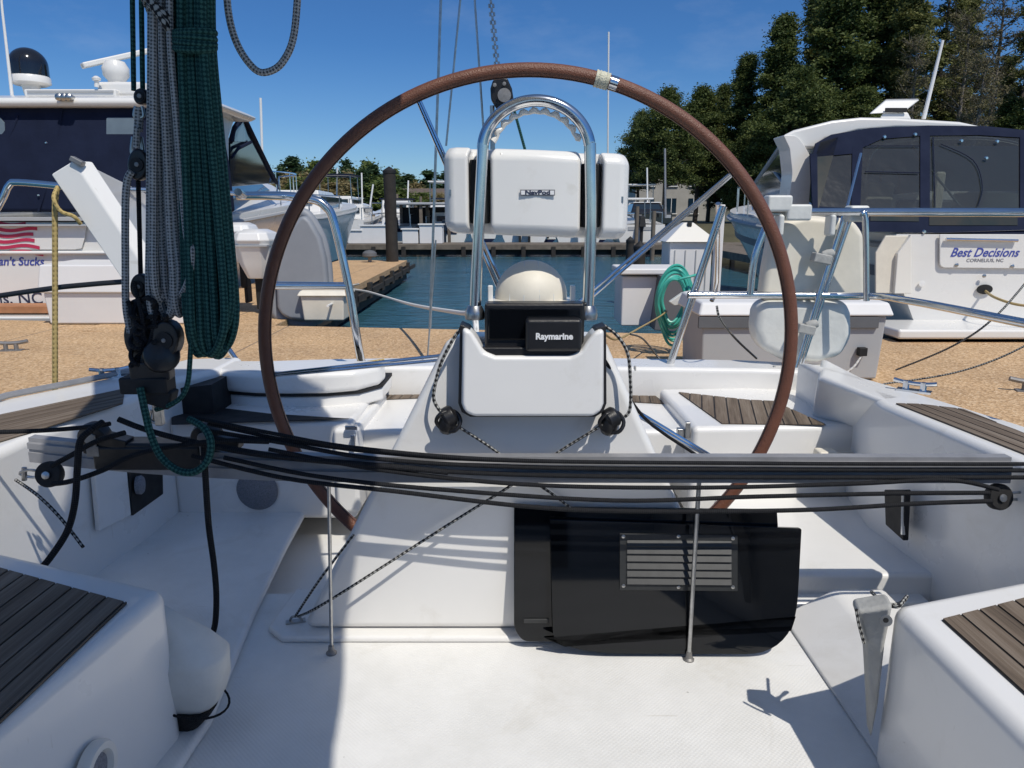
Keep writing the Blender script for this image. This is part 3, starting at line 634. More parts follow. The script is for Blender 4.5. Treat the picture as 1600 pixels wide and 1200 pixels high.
mb=MB(); mb.tube(rimarc(76.6,73.8,WR,10),[.024+.0016*math.sin(i*2.6) for i in range(11)],14); mb.build('king_spoke_tape','tape',wh)
mb=MB(); mb.tube(rimarc(73.6,72.0,WR),.0212,14); mb.build('bare_rim','steel',wh)
# stitching line of the leather
mb=MB(); mb.tube([(wc.x+(WR-.0195)*math.cos(a),WY-.007,wc.z+(WR-.0195)*math.sin(a)) for a in [2*math.pi*i/160 for i in range(160)]],.0016,5,closed=True); mb.build('stitching','rubber',wh)
# ---------------------------------------------------------------- traveler
def trav_pt(x): # centre of the beam
    t=max(0,(-.35-x)/1.05)
    return Vector((x,1.95+.13*t*t,.581-.001*x+.012*t*t))
sec=[(-.026,-.036),(.026,-.036),(.026,-.006),(.02,-.004),(.02,.003),(.026,.005),(.026,.022),(.016,.024),(.016,.036),(-.016,.036),(-.016,.024),(-.026,.022),(-.026,.005),(-.020,.003),(-.020,-.004),(-.026,-.006)]
mb=MB(); n=len(sec); xs=[-1.42+i*(2.80/28) for i in range(29)]
for x in xs:
    c=trav_pt(x)
    for y,z in sec: mb.v.append(c+Vector((0,y,z)))
for i in range(28):
    for j in range(n): mb.f.append([i*n+j,i*n+(j+1)%n,(i+1)*n+(j+1)%n,(i+1)*n+j]); mb.uv.append(None)
mb.f.append(list(range(n))[::-1]); mb.uv.append(None); mb.f.append(list(range(28*n,29*n))); mb.uv.append(None)
tv=mb.build('traveler','alu',boat,smooth=20)
# lower stiffening bar
# car
cx_=-1.0; c=trav_pt(cx_)
mb=MB(); mb.box(c+Vector((-.02,-.005,.045)),(.36,.075,.032)); mb.box(c+Vector((-.02,-.04,.018)),(.30,.016,.07)); car=mb.build('traveler_car','black',tv,bevel=.008)
for dx in (-.17,.145):
    mb=MB(); p=c+Vector((dx,-.02,.075)); mb.lathe([(.018,-.026),(.040,-.02),(.044,0),(.040,.02),(.018,.026)],p,(0,1,.15),k=24)
    mb.box(p+Vector((.05,0,-.01)),(.09,.05,.03),0,0,R(14)); mb.build('cam_cleat','black',tv,bevel=.003)
    mb=MB()
    p=c+Vector((dx,-.047,.078)); mb.lathe([(.002,0),(.017,0),(.017,.004),(.002,.005)],p,(0,-1,0),k=16); mb.box(p+Vector((.004,.0,-.038)),(.034,.006,.03)); mb.box(p+Vector((.012,-.001,-.015)),(.01,.006,.05)); mb.build('cleat_plate','rust',tv,bevel=.002)
# end blocks
def end_block(px,py,Y,s):
    p=at(px,py,Y); mb=MB(); mb.lathe([(.006,-.014),(.034,-.014),(.037,-.008),(.037,.008),(.034,.014),(.006,.014)],p,(.1,-1,.25),k=28); o=mb.build('end_block','blackm',tv,bevel=.002,seg=2)
    mb=MB(); mb.lathe([(.002,0),(.011,0),(.011,.004),(.002,.006)],p+Vector((.0,-.017,.003)),(.1,-1,.25),k=14); 
    mb.tube(spline([p+Vector((s*.03,0,.01)),p+Vector((s*.06,-.004,.014)),p+Vector((s*.085,0,.002)),p+Vector((s*.06,.004,-.010)),p+Vector((s*.03,0,-.008))],5,),.0042,6)
    mb.tube([p+Vector((s*.07,0,.02)),p+Vector((s*.075,0,-.018))],.007,8); mb.build('shackle','steel2',o)
end_block(78,741,1.98,-1); end_block(1560,776,1.93,1)
# support rods
for (x0,y0,x1,y1,rr) in ((514,756,518,1021,.0052),(1092,756,1076,1031,.0065)):
    t_=at(x0,y0,1.95); b=on(x1,y1,0.); mb=MB(); mb.tube([b,t_+Vector((0,0,.01))],rr,10); o=mb.build('support_rod','steel2',tv)
    mb=MB(); mb.lathe([(.016,0),(.016,.004),(.010,.009),(.008,.026)],b,k=14); mb.build('rod_foot','rust',o)
# pedestal cross-cord pad eye
pe=on(462,972,.022); mb=MB(); mb.tube(spline([pe+Vector((-.02,0,0)),pe+Vector((-.01,0,.018)),pe+Vector((.012,0,.018)),pe+Vector((.022,0,0))],4),.004,6); mb.box(pe+Vector((0,0,.003)),(.06,.02,.005),.3); mb.build('pad_eye','steel2',boat)
# ---------------------------------------------------------------- stern rails
def rail(pts,r,name='stern_rail',mat='steel',k=10,n=6,par=boat):
    mb=MB(); mb.tube(spline(pts,n),r,k); return mb.build(name,mat,par)
RY=3.62
rail([at(372,306,RY+.1),at(440,306,RY),at(486,311,RY),at(508,322,RY),at(522,348,RY),at(545,450,RY),at(558,530,RY),Vector((at(562,552,RY).x,RY+.06,.50))],.021)
rail([at(372,300,3.0),at(380,306,3.3),at(372,306,RY+.1)],.015)
rail([at(428,446,RY),at(545,447,RY)],.019)
rail([at(350,535,3.7),at(377,574,3.7)],.014)
rail([at(-60,420,3.2),at(0,318,3.2),at(14,290,3.2),at(30,285,3.2),at(110,292,3.2)],.014)
rail([at(108,292,3.2),at(200,296,3.3),at(372,302,3.6)],.011)
rail([Vector((at(1052,575,RY).x,RY+.1,.50)),at(1130,322,RY)],.019,n=2)
rail([at(1122,318,RY),at(1120,440,RY+.3),at(1112,470,RY+.3)],.012,n=3)
r2=rail([Vector((at(1244,577,RY).x,RY,.50)),at(1284,448,RY),at(1322,330,RY)],.013,n=3)
rail([Vector((at(1256,577,RY).x,RY+.05,.50)),at(1292,448,RY+.04),at(1334,326,RY+.04)],.012,n=3)
rail([at(1322,330,RY),at(1345,240,RY+.3)],.006,n=1)
rail([at(1190,331,RY),at(1260,331,RY),at(1600,332,3.2),at(1760,333,2.8)],.019)
rail([at(1075,461,RY),at(1340,462,RY),at(1420,470,3.3),at(1600,505,2.55),at(1700,525,2.2)],.017)
rail([at(1205,335,RY),at(1180,400,RY),at(1172,460,RY)],.017)
rail([at(1345,335,3.5),at(1352,345,3.5),at(1354,470,3.5)],.014)
for x,y in ((1283,404),(1258,514)): p=at(x,y,RY-.03); mb=MB(); mb.box(p,(.085,.06,.045),0,0,.2); mb.lathe([(.02,-.03),(.025,0),(.02,.03)],p+Vector((.03,0,.02)),(1,0,.3),k=10); mb.build('rail_bracket','bag',boat,bevel=.008)
for x,y,w_ in ((1245,332,.13),(1215,318,.13),(1338,334,.10),(1297,352,.03),(1217,352,.03)): mb=MB(); mb.box(at(x,y,3.58),(w_*.9,.08,.075 if w_>.05 else .1)); mb.build('rail_pad','bagw',boat,bevel=.012)
rail([at(0,462,3.1),at(100,448,3.1),at(195,440,3.1)],.011,'lifeline','alud',n=2)
# backstay, boom, mast and an added shade sail above and behind the camera
def wire(a,b,r,name='stay',mat='steel2',k=6): mb=MB(); mb.tube([a,b],r,k); return mb.build(name,mat,boat)
bk=Vector((.03,3.4,0))
SY=3.75
for (x0,y0,x1,y1,rr) in ((690,-40,672,512,.007),(723,-40,697,228,.0055),(739,-40,762,300,.0055)):
    a=at(x0,y0,SY); b=at(x1,y1,SY); d=(a-b); wire(b,b+d*(1.3 if True else 1),rr)
wire(at(681,375,SY),at(668,560,SY),.0045)
mb=MB()
p0,p1=at(763,-40,SY),at(779,128,SY)
for i in range(26):
    a=p0.lerp(p1,i/26); b=p0.lerp(p1,(i+.9)/26); s=Vector((.009*(i%2),.009*((i+1)%2),0)); mb.tube([a+s,b+s],.006,6); mb.tube([a-s,b-s],.006,6)
mb.build('backstay_chain','steel2',boat)
mb=MB(); c=at(784,147,SY); 
mb.prism([at(x,y,SY-.02) for x,y in ((770,125),(779,120),(793,122),(800,138),(803,158),(794,172),(776,170),(767,155),(766,138))],(0,.04,0)); bb=mb.build('backstay_block','black',boat,bevel=.008)
mb=MB(); mb.lathe([(.002,0),(.032,0),(.032,.008),(.002,.010)],at(788,149,SY-.03),(0,-1,0),k=18)
for x,y in ((773,133),(788,131)): mb.lathe([(.002,0),(.009,0),(.009,.006),(.002,.007)],at(x,y,SY-.03),(0,-1,0),k=10)
mb.build('sheave','rust',bb)
wire(at(769,165,SY),at(770,245,SY),.012,'backstay_tackle')
wire(at(800,160,SY),at(822,240,SY),.007,'tackle_line','ropegreen')
mast=MB(); mast.tube([(0,-3,-.2),(0,-3,15)],.085,20,flat=1.3); mast.build('mast','alu',boat)
mb=MB(); mb.tube([(-.0,-2.9,2.14),(-.28,0,2.12),(-.62,1.4,2.11),(-.98,2.05,2.10)],.055,14); mb.build('boom','alu',boat)
# unseen sail bundle added over the boom to shade the left cockpit
mb=MB(); nn_=40; kk_=22
for i in range(nn_+1):
    t=i/nn_; y=-2.6+4.65*t; xc=.15-.80*max(0,t-.25)**2/.5625; 
    for j in range(kk_):
        a=2*math.pi*j/kk_; r=1+.08*math.sin(5*a+9*t)+.05*math.sin(11*a-17*t)
        mb.v.append(Vector((xc+.47*r*math.cos(a), y, 2.42+.20*r*math.sin(a)*(1-.15*t))))
for i in range(nn_):
    for j in range(kk_): mb.f.append([i*kk_+j,i*kk_+(j+1)%kk_,(i+1)*kk_+(j+1)%kk_,(i+1)*kk_+j]); mb.uv.append(None)
mb.f.append(list(range(kk_))[::-1]); mb.uv.append(None); mb.f.append([nn_*kk_+j for j in range(kk_)]); mb.uv.append(None)
mb.build('shade_sail','sail',boat)
# =================================================================== LOOSE THINGS IN THE COCKPIT
def single(mb,name,mat,label,cat,group=None,bevel=0,**k):
    o=mb.build(name,mat,bevel=bevel,**k); return tag(o,label,cat,group)
def line(name,pts,r,mat,label,cat='rope',group=None,n=8,k=10):
    mb=MB(); mb.tube(spline(pts,n),r,k); return single(mb,name,mat,label,cat,group)
# washboards: two smoked acrylic panels leaned on the pedestal
def rounded(pts,rads):
    out=[]; m=len(pts)
    for i in range(m):
        p=Vector(pts[i]); a=(Vector(pts[i-1])-p); b=(Vector(pts[(i+1)%m])-p); r=rads[i]
        if r<=0: out.append(p); continue
        a.normalize(); b.normalize(); s=p+a*r; e=p+b*r
        for j in range(9): t=j/8; out.append((s*(1-t)**2+p*2*t*(1-t)+e*t*t))
    return out
def board(pts,rads,Yb,Yt,th):
    zb,zt=0.004,.46
    P=rounded(pts,rads); vs=[]
    for x,y in P:
        lo=0.; # intersect ray with the leaning plane  Y = Yb + (Yt-Yb)*(z/.46)
        d=ray(x,y); k_=(Yt-Yb)/.46
        t=(Yb+k_*CAMH)/(d.y-k_*d.z); vs.append(Vector((d.x*t,d.y*t,CAMH+d.z*t)))
    n=Vector((0,-1,(Yt-Yb)/.46)).normalized()
    mb=MB(); mb.prism(vs,n*th); return mb
rear=board([(803,790),(1212,795),(1214,826),(1100,826),(1100,1002),(817,1000),(803,980)],[4,4,2,0,0,10,10],1.972,2.035,.012)
single(rear,'washboard','acryl','smoked black hatch board behind the vented one, with grey finger pull at its lower corner','hatch board',bevel=.003)
wb=bpy.context.scene.objects['washboard']
d=ray(838,970); k_=.063/.46; t=(1.972-.014+k_*CAMH)/(d.y-k_*d.z); mb=MB(); mb.box((d.x*t,d.y*t,CAMH+d.z*t),(.075,.006,.014)); mb.build('finger_pull','vent',wb,bevel=.002)
fr_=board([(859,811),(1250,824),(1243,955),(1222,1020),(905,1018),(864,1000)],[0,4,30,60,60,18],1.932,2.018,.012)
wv=thing('vented_washboard','glossy black hatch board with slatted metal vent, leaning on the pedestal','hatch board',(at(1050,1018,1.955).x,1.955,0))
fr_.build('board','acryl',wv,bevel=.004)
def bpt(x,y,o): # point on the front face of the vented board
    d=ray(x,y); k_=.086/.46; Yb=1.932-.0125-o; t=(Yb+k_*CAMH)/(d.y-k_*d.z); return Vector((d.x*t,d.y*t,CAMH+d.z*t))
mb=MB(); mb.prism([bpt(968,833,0),bpt(1152,836,0),bpt(1152,923,0),bpt(968,921,0)],(0,-.004,0)); vf=mb.build('vent_frame','vent',wv,bevel=.001,seg=1)
mb=MB(); ys=[842,854,866,878,890,902]
for i,y in enumerate(ys):
    mb.hexa([bpt(980,y+11,.004),bpt(1143,y+12.5,.004),bpt(1143,y+12.5,.012),bpt(980,y+11,.012)],[bpt(980,y+2,.004),bpt(1143,y+3.5,.004),bpt(1143,y+3.5,.0055),bpt(980,y+2,.0055)])
mb.build('vent_slat','vent',vf)
mb=MB()
for x,y in ((974,838),(1060,838),(1145,841),(974,915),(1060,917),(1145,917)): mb=MB(); mb.lathe([(.0055,0),(.0055,.003),(.002,.005)],bpt(x,y,.003),(0,-1,0),k=10); mb.build('screw','steel2',vf)
# line crossing over the pedestal
f3=lambda x,y,Y:at(x,y,Y)
line('cord',[pe+Vector((.01,0,.02)),at(515,938,1.975),at(700,820,2.005),at(804,755,2.015),at(870,708,2.015),at(948,660,1.99)],.0042,'ropefleck','thin flecked cord rising from the floor pad eye across the pedestal to its right block','cord',n=4)
line('cord',[at(712,664,1.99),at(775,705,2.012),at(815,740,2.02),at(860,770,2.02),at(900,800,2.02)],.0042,'ropefleck','thin flecked cord from the left pedestal block down behind the hatch boards','cord',n=4)
line('cord',[pe+Vector((0,0,.02)),at(500,905,1.99),at(553,835,2.03)],.0042,'ropefleck','short thin cord climbing the left edge of the pedestal from the pad eye','cord',n=4)
line('cord',[at(724,508,2.02),at(708,530,2.0),at(690,565,2.0),at(680,600,2.0),at(678,625,2.0),at(690,645,1.99),at(700,650,1.98)],.0048,'ropefleck','flecked cord drooping down the left side of the instrument housing','cord')
line('cord',[at(942,508,2.02),at(962,522,2.0),at(978,545,2.0),at(984,575,2.0),at(984,640,2.0),at(965,655,1.99),at(955,655,1.98)],.0048,'ropefleck','flecked cord looping down the right side of the instrument housing','cord')
line('cord',[at(943,560,2.04),at(985,625,2.10),at(1020,665,2.15),at(1090,712,2.22)],.005,'ropeblack','black cord slanting away from the pedestal to the right footwell','cord',n=3)
# traveler control lines
TG='black control lines along the traveler'
def tl(pts,r=.0058): 
    return pts,r
tls=[([(300,652),(420,676),(560,700),(800,719),(1200,724),(1480,725),(1600,725)],1.90,.0055,'uppermost black line running from the traveler car to the right edge'),
 ([(318,672),(430,690),(600,718),(860,731),(1240,734),(1600,735)],1.905,.006,'black line lying along the upper groove of the traveler'),
 ([(330,695),(480,718),(700,737),(1000,745),(1600,746)],1.905,.006,'black line lying along the lower groove of the traveler'),
 ([(420,702),(600,735),(820,757),(1080,762),(1330,756),(1480,750),(1560,765)],1.90,.006,'black line sagging just below the traveler to the right end block'),
 ([(350,715),(500,745),(690,765),(960,782),(1180,776),(1400,771),(1545,770)],1.895,.0062,'middle of the three black lines hanging under the traveler'),
 ([(300,712),(450,748),(620,768),(830,792),(1000,799),(1250,797),(1430,787),(1550,783)],1.89,.0064,'lowest black line hanging under the traveler and over the hatch boards'),
 ([(-40,676),(60,673),(140,667),(172,662)],1.93,.0062,'black line entering from the left edge into the traveler car'),
 ([(80,728),(110,712),(150,690),(195,676)],1.90,.007,'black line from the left end block up to the traveler car'),
 ([(82,756),(110,752),(160,735),(220,708),(330,690),(420,690)],1.895,.007,'black line leaving the left end block and crossing the traveler'),
 ([(340,700),(470,716),(620,732),(800,741),(1000,745),(1600,746)],1.911,.0058,'extra black line laid in to darken the shaded left half of the traveler'),  # this line and the next are added to fill the shaded left half
 ([(325,662),(450,688),(600,708),(800,720),(1200,724),(1600,725)],1.91,.0052,'extra black line thickening the uppermost line over the shaded left half'),
 ([(185,655),(230,672),(300,690),(420,712),(620,730),(700,738)],1.90,.008,'thick black line over the car and down along the dark left half of the traveler')]
for pts,Y,r,lab in tls:
    line('control_line',[at(x,y,Y) for x,y in pts],r,'ropeblack',lab,'line',TG)
line('tail_line',[at(160,660,1.90),at(142,672,1.86),at(125,690,1.85),at(121,730,1.85),at(117,785,1.85),at(105,830,1.84),at(78,872,1.80),at(60,892,1.78)],.0088,'ropeblack','thick black line dropping from the car to the left bench','rope')
line('tail_line',[at(318,690,1.92),at(321,745,1.92),at(326,820,1.93),at(334,880,1.95),at(338,930,1.98),at(336,975,2.0),at(328,1000,2.02)],.0088,'ropeblack','thick black line hanging straight down from the car into the footwell','rope')
line('twin_wire',[at(25,750,1.98),at(60,775,1.9),at(95,810,1.87),at(130,855,1.83)],.0045,'ropefleck','thin pale cord running from the left end block down to the bench','cord')
# green mainsheet tail loop
line('green_line',[at(219,605,1.86),at(226,640,1.85),at(236,680,1.84),at(252,714,1.835),at(278,735,1.83),at(305,737,1.83),at(325,718,1.835),at(329,690,1.84),at(318,668,1.86),at(296,655,1.89)],.0098,'ropegreen','green line hanging in a loop below the mainsheet blocks','rope')
line('green_line',[at(300,490,1.88),at(297,560,1.87),at(293,600,1.87),at(282,622,1.87),at(262,634,1.88),at(244,640,1.9)],.0065,'ropegreen','dark green line curving from the grey hank down to the traveler','rope')
# coil of thick green rope hung from the boom
gc=MB(); random.seed(3)
def hank(mb,xt,xb,ybot,Y,r,n,jit=2.,k=9,ytop=-60,loop=0.55,dy=.012):
    """n strands that come down from the boom, loop at the bottom and go back"""
    for i in range(n):
        f=i/(n-1); a=xt[0]+(xt[1]-xt[0])*f+random.uniform(-jit,jit); b=xb[0]+(xb[1]-xb[0])*f+random.uniform(-jit,jit)
        f2=(f+loop)%1; a2=xt[0]+(xt[1]-xt[0])*f2; b2=xb[0]+(xb[1]-xb[0])*f2; yb=ybot+random.uniform(-22,14)-10*abs(f-.5)
        y1=Y+random.uniform(-dy,dy); y2=Y+.035+random.uniform(-dy,dy); mid=(b+b2)/2
        pts=[at(a,ytop,y1),at(a*.97+b*.03,65,y1),at(a+(b-a)*.35,200,y1-.004),at(a+(b-a)*.75,360,y1),at(b,yb-70,y1-.008),at(b+(mid-b)*.25,yb-22,y1-.005),at(mid,yb,(y1+y2)/2),at(b2+(mid-b2)*.25,yb-25,y2),at(b2,yb-75,y2),at(a2+(b2-a2)*.5,260,y2),at(a2,60,y2),at(a2,ytop,y2)]
        mb.tube(spline(pts,7),r,k)
hk=thing('green_rope_coil','thick dark green braided rope coiled and hung from the boom','coiled rope',at(325,545,1.9))
hank(gc,(280,328),(290,368),548,1.88,.0105,9,ytop=-70)
hank(gc,(284,326),(298,362),542,1.855,.0105,6,ytop=-70,loop=.35)
gc.build('coil','ropegreen',hk)
mb=MB()
for t in range(4):
    y=52+t*7.5; pts=[]
    for j in range(14):
        a=2*math.pi*j/14; p=at(304+31*math.cos(a),y+3*math.sin(a*1+t),1.875+.045*math.sin(a)); pts.append(p)
    mb.tube(spline(pts,3,True),.0085,9,closed=True)
mb.build('wrapping_turn','ropegreen',hk)
gg=thing('grey_rope_hank','grey braided rope in long loops hung from the boom beside the mainsheet','coiled rope',at(265,505,1.9))
mb=MB(); random.seed(11)
hank(mb,(236,262),(232,292),500,1.90,.0088,6,jit=1.5,ytop=-70,loop=.5)
hank(mb,(240,266),(238,300),478,1.875,.0088,3,jit=1.5,ytop=-70,loop=.34)
mb.build('coil','ropegrey',gg)
mb=MB()
for t in range(3): mb.tube(spline([at(224+t*6,-12+t*10,1.86),at(240+t*5,6+t*9,1.85),at(262,26+t*9,1.86),at(272,34+t*8,1.90),at(250,20+t*9,1.94),at(226+t*4,0+t*9,1.91)],6,True),.008,9,closed=True)
mb.build('wrapping_turn','ropefleck',gg)
# mainsheet tackle
mt=thing('mainsheet_tackle','black mainsheet blocks and thin green lines hanging left of the grey rope','tackle',at(225,640,1.93))
def mtb(name,mat,f,bevel=0): mb=MB(); f(mb); return mb.build(name,mat,mt,bevel=bevel)
for x in (206,220): mtb('fall','ropegreen',lambda mb:mb.tube([at(x,-60,1.93),at(x+3,142,1.93)],.0062,8))
mtb('fall','ropegreen',lambda mb:mb.tube([at(268,-60,1.96),at(272,180,1.96),at(282,470,1.96)],.006,8))
def blk(cx,cy,rx,ry,Y=1.92,t=.03,ax=(0.15,-1,0)):
    def f(mb):
        P=[at(cx+rx*math.cos(a),cy+ry*math.sin(a),Y-t/2) for a in [2*math.pi*i/22 for i in range(22)]]; mb.prism(P,(0,t,0))
    b=mtb('block','black',f,bevel=.006)
    mb=MB(); mb.lathe([(.001,0),(.0055,0),(.0055,.003),(.001,.004)],at(cx,cy,Y-t/2-.003),(0,-1,0),k=12); mb.build('rivet','rust',b)
    mb=MB(); P=at(cx,cy,Y-t/2-.001); q_=rx*.62/F*Y; mb.lathe([(q_*.7,0),(q_,0),(q_,.003),(q_*.7,.003)],P,(0,-1,0),k=20); mb.build('cheek','blackm',b)
blk(218,150,11,13)
blk(214,257,16,25)
blk(216,448,14,20); blk(212,492,19,25); blk(222,524,30,40,1.925,.05); blk(256,532,22,30,1.90,.045)
def windings(mb):
    random.seed(8)
    for i in range(7):
        cx_,cy_=228+random.uniform(-14,22),515+random.uniform(-35,38); rx,ry=random.uniform(16,30),random.uniform(10,24); ph=random.uniform(0,3)
        mb.tube(spline([at(cx_+rx*math.cos(a+ph),cy_+ry*math.sin(a),1.885+.02*math.sin(2*a+ph)) for a in [i_*.95 for i_ in range(6)]],5),.0062,7)
    for x0,y0,x1,y1 in ((200,470,236,600),(246,470,214,590),(268,505,240,610),(208,440,226,560)): mb.tube(spline([at(x0,y0,1.895),at((x0+x1)/2+6,(y0+y1)/2,1.88),at(x1,y1,1.895)],6),.0058,7)
mtb('windings','ropeblack',windings)
mtb('shackle','steel2',lambda mb:(mb.tube(spline([at(212,166,1.92),at(210,182,1.92),at(224,182,1.92),at(222,166,1.92)],5),.004,7),mb.tube(spline([at(208,214,1.92),at(206,238,1.92),at(214,243,1.92),at(223,238,1.92),at(220,214,1.92)],5),.0048,7)))
mtb('becket','ropegrey',lambda mb:(mb.tube([at(218,168,1.925),at(216,205,1.925)],.011,10),mb.tube([at(214,200,1.91),at(213,232,1.91)],.008,8)))
mtb('fall','ropegrey',lambda mb:mb.tube(spline([at(206,268,1.90),at(199,282,1.90),at(196,320,1.90),at(196,420,1.90),at(197,480,1.90),at(204,520,1.905)],6),.0092,10))
mtb('fall','ropeblack',lambda mb:mb.tube([at(216,280,1.93),at(220,440,1.93)],.006,8))
mtb('ratchet_body','black',lambda mb:(mb.box(at(238,578,1.90),(.10,.05,.05),.1),mb.box(at(246,560,1.91),(.07,.05,.07),.2,0,.3),mb.lathe([(.02,-.03),(.045,-.02),(.045,.02),(.02,.03)],at(252,556,1.89),(.6,-1,.3),k=20)),bevel=.006)
mtb('base_bracket','blackm',lambda mb:(mb.box(at(231,600,1.90),(.125,.06,.045)),mb.box(at(250,618,1.90),(.075,.05,.05),.0,0,.3)),bevel=.006)
mtb('swivel','steel2',lambda mb:(mb.tube([at(243,620,1.92),at(243,660,1.93)],.009,8),mb.tube(spline([at(236,640,1.91),at(234,655,1.91),at(247,660,1.91),at(250,642,1.91)],4),.005,6),mb.box(at(249,650,1.91),(.02,.02,.05))),bevel=.002)
# grey hose loop high above
line('rope_loop',[at(352,-60,1.9),at(357,20,1.9),at(372,72,1.9),at(398,108,1.9),at(420,112,1.9),at(443,95,1.9),at(460,50,1.9),at(468,-60,1.9)],.0085,'ropegrey','grey line hanging in an open U against the sky','rope')
# bags hung on the bench corners
def bag(pts_top,pts_bot,Y,dep,name,label,mat,k=12,bev=.02):
    pass
bgl=thing('line_bag','pale vinyl line bag with black net bottom, hung behind the left bench corner','bag',(-.80,1.62,0))
mb=MB(); bc=Vector((-.800,1.610,0))
def bagring(z,w,d,ox=0,oy=0,n=20):
    o=[]
    for i in range(n):
        a=2*math.pi*i/n; c,s_=math.cos(a),math.sin(a); k=(abs(c)**3.2+abs(s_)**3.2)**(-1/3.2)
        o.append(bc+Vector((ox+w*c*k*(1+.03*math.sin(a*5+z*40)),oy+d*s_*k*(1+.03*math.cos(a*4-z*30)),z)))
    return o
def bagmesh(secs,name,mat,par):
    mb=MB(); n=len(secs[0])
    for q in secs: mb.v+=q
    for i in range(len(secs)-1):
        for j in range(n): mb.f.append([i*n+j,i*n+(j+1)%n,(i+1)*n+(j+1)%n,(i+1)*n+j]); mb.uv.append(None)
    mb.f.append(list(range(n))[::-1]); mb.uv.append(None); mb.f.append([(len(secs)-1)*n+j for j in range(n)]); mb.uv.append(None)
    return mb.build(name,mat,par,smooth=50)
bagmesh([bagring(.085,.062,.05),bagring(.11,.083,.064),bagring(.16,.095,.072),bagring(.215,.100,.075),bagring(.225,.094,.070,.0),bagring(.265,.072,.055,-.018),bagring(.31,.04,.035,-.045),bagring(.345,.018,.02,-.065)],'pouch','bagw',bgl)
bagmesh([bagring(.03,.035,.04,-.01),bagring(.06,.055,.052,-.004),bagring(.088,.069,.059)],'net','net',bgl)
mb=MB(); mb.tube([bc+Vector((.090*math.cos(a),.075*math.sin(a),.10-.03*math.cos(a))) for a in [2*math.pi*i/30 for i in range(30)]],.003,6,closed=True); mb.build('cord','ropeblack',bgl)
bgr=thing('line_bag','worn grey cloth line bag with eyelet, hung on the right bench corner','bag',(.80,1.5,0))
mb=MB(); A=[at(1337,950,1.50),at(1398,944,1.50)]; 
fr0=[at(1337,955,1.49),at(1397,945,1.47),at(1384,1010,1.46),at(1374,1100,1.45),at(1362,1160,1.46),at(1357,1060,1.48),at(1354,1010,1.49)]
mb.prism(fr0,(.015,.06,0)); mb.build('pouch','bag',bgr,bevel=.012)
mb=MB(); mb.lathe([(.006,0),(.013,0),(.013,.004),(.006,.004)],at(1384,969,1.455),(-.2,-1,.1),k=16); mb.build('eyelet','steel2',bgr)
mb=MB(); mb.lathe([(.0005,0),(.006,0),(.006,.001),(.0005,.001)],at(1384,969,1.452),(-.2,-1,.1),k=12); mb.build('eyelet_hole','blackm',bgr)
mb=MB(); mb.tube(spline([at(1338,952,1.485),at(1342,975,1.482),at(1350,1005,1.48)],4),.0035,6)
mb.tube(spline([at(1362,925,1.60),at(1380,942,1.52),at(1402,948,1.48),at(1412,938,1.5),at(1417,932,1.52),at(1411,940,1.53),at(1398,945,1.50),at(1375,943,1.50)],5),.0042,7); mb.build('lashing','ropefleck',bgr)
# cream pad on the helm seat corner
mb=MB(); p=on(1325,708,.36); mb.box((1.33,2.86,.30),(.16,.08,.03)); mb.box((1.28,2.86,.32),(.08,.07,.03)); single(mb,'bait_block','cream','small cream block clamped on the front of the right helm seat','block',bevel=.01)
# white catch box / side panel and tan line on the left rail
mb=MB(); fr1=[at(78,272,3.05),at(113,250,3.05),at(238,432,3.05),at(226,452,3.05),at(205,500,3.05)]; bk1=[v+Vector((.36,.42,-.05)) for v in fr1]
fm=thing('folding_panel','white box-shaped panel tilted against the left stern rail','panel',(at(160,480,3.1).x,3.1,.5))
mb=MB(); mb.prism([at(78,272,3.05),at(114,250,3.05),at(240,440,3.05),at(236,505,3.05)],(.05,.05,0)); mb.build('front_panel','gel',fm,bevel=.008)
mb=MB(); mb.prism([at(122,254,3.09),at(232,308,3.45),at(240,560,3.45),at(235,440,3.09)],(.02,.0,.0)); mb.build('side_panel','gel',fm,bevel=.003)
mb=MB(); mb.prism([at(200,300,3.42),at(236,310,3.45),at(240,440,3.45),at(216,360,3.42)],(.01,-.02,0)); mb.build('inner_panel','gel',fm,bevel=.003)
mb=MB(); mb.box(at(121,252,3.05),(.05,.03,.02),0,0,.5); mb.build('hinge','rust',fm,bevel=.003)
line('tan_cord',[at(86,625,3.0),at(86,500,3.02),at(86,380,3.03),at(86,315,3.04),at(90,294,3.05)],.011,'ropetan','stiff tan cord standing upright at the left rail','cord',n=3)
line('tan_cord',[at(90,292,3.06),at(84,310,3.0),at(95,330,3.0),at(115,338,3.0),at(126,350,3.02)],.008,'ropetan','tan cord curving under the tilted white panel','cord')
line('tan_cord',[at(345,560,3.6),at(370,575,3.55),at(420,584,3.5),at(480,582,3.52),at(530,572,3.6),at(600,562,3.75)],.006,'ropetan','thin tan cord lying along the rounded left locker lid','cord')
# cream rescue sling cushions on the right rail
sg=thing('rescue_sling','cream vinyl rescue sling cover strapped to the right stern rail','life sling',at(1270,560,3.72))
def pillow(name,pts,Y,dep,mat,bev):
    mb=MB(); mb.prism([at(x,y,Y) for x,y in pts],(0,dep,0)); return mb.build(name,mat,sg,bevel=bev,seg=6)
pillow('back_cover',[(1222,345),(1262,336),(1335,342),(1352,365),(1356,470),(1190,470),(1196,420),(1205,372)],3.68,.11,'cream',.035)
pillow('lower_bag',[(1192,470),(1325,470),(1333,490),(1334,528),(1318,558),(1280,568),(1225,564),(1190,545),(1180,520),(1184,488)],3.66,.16,'bagw',.055)
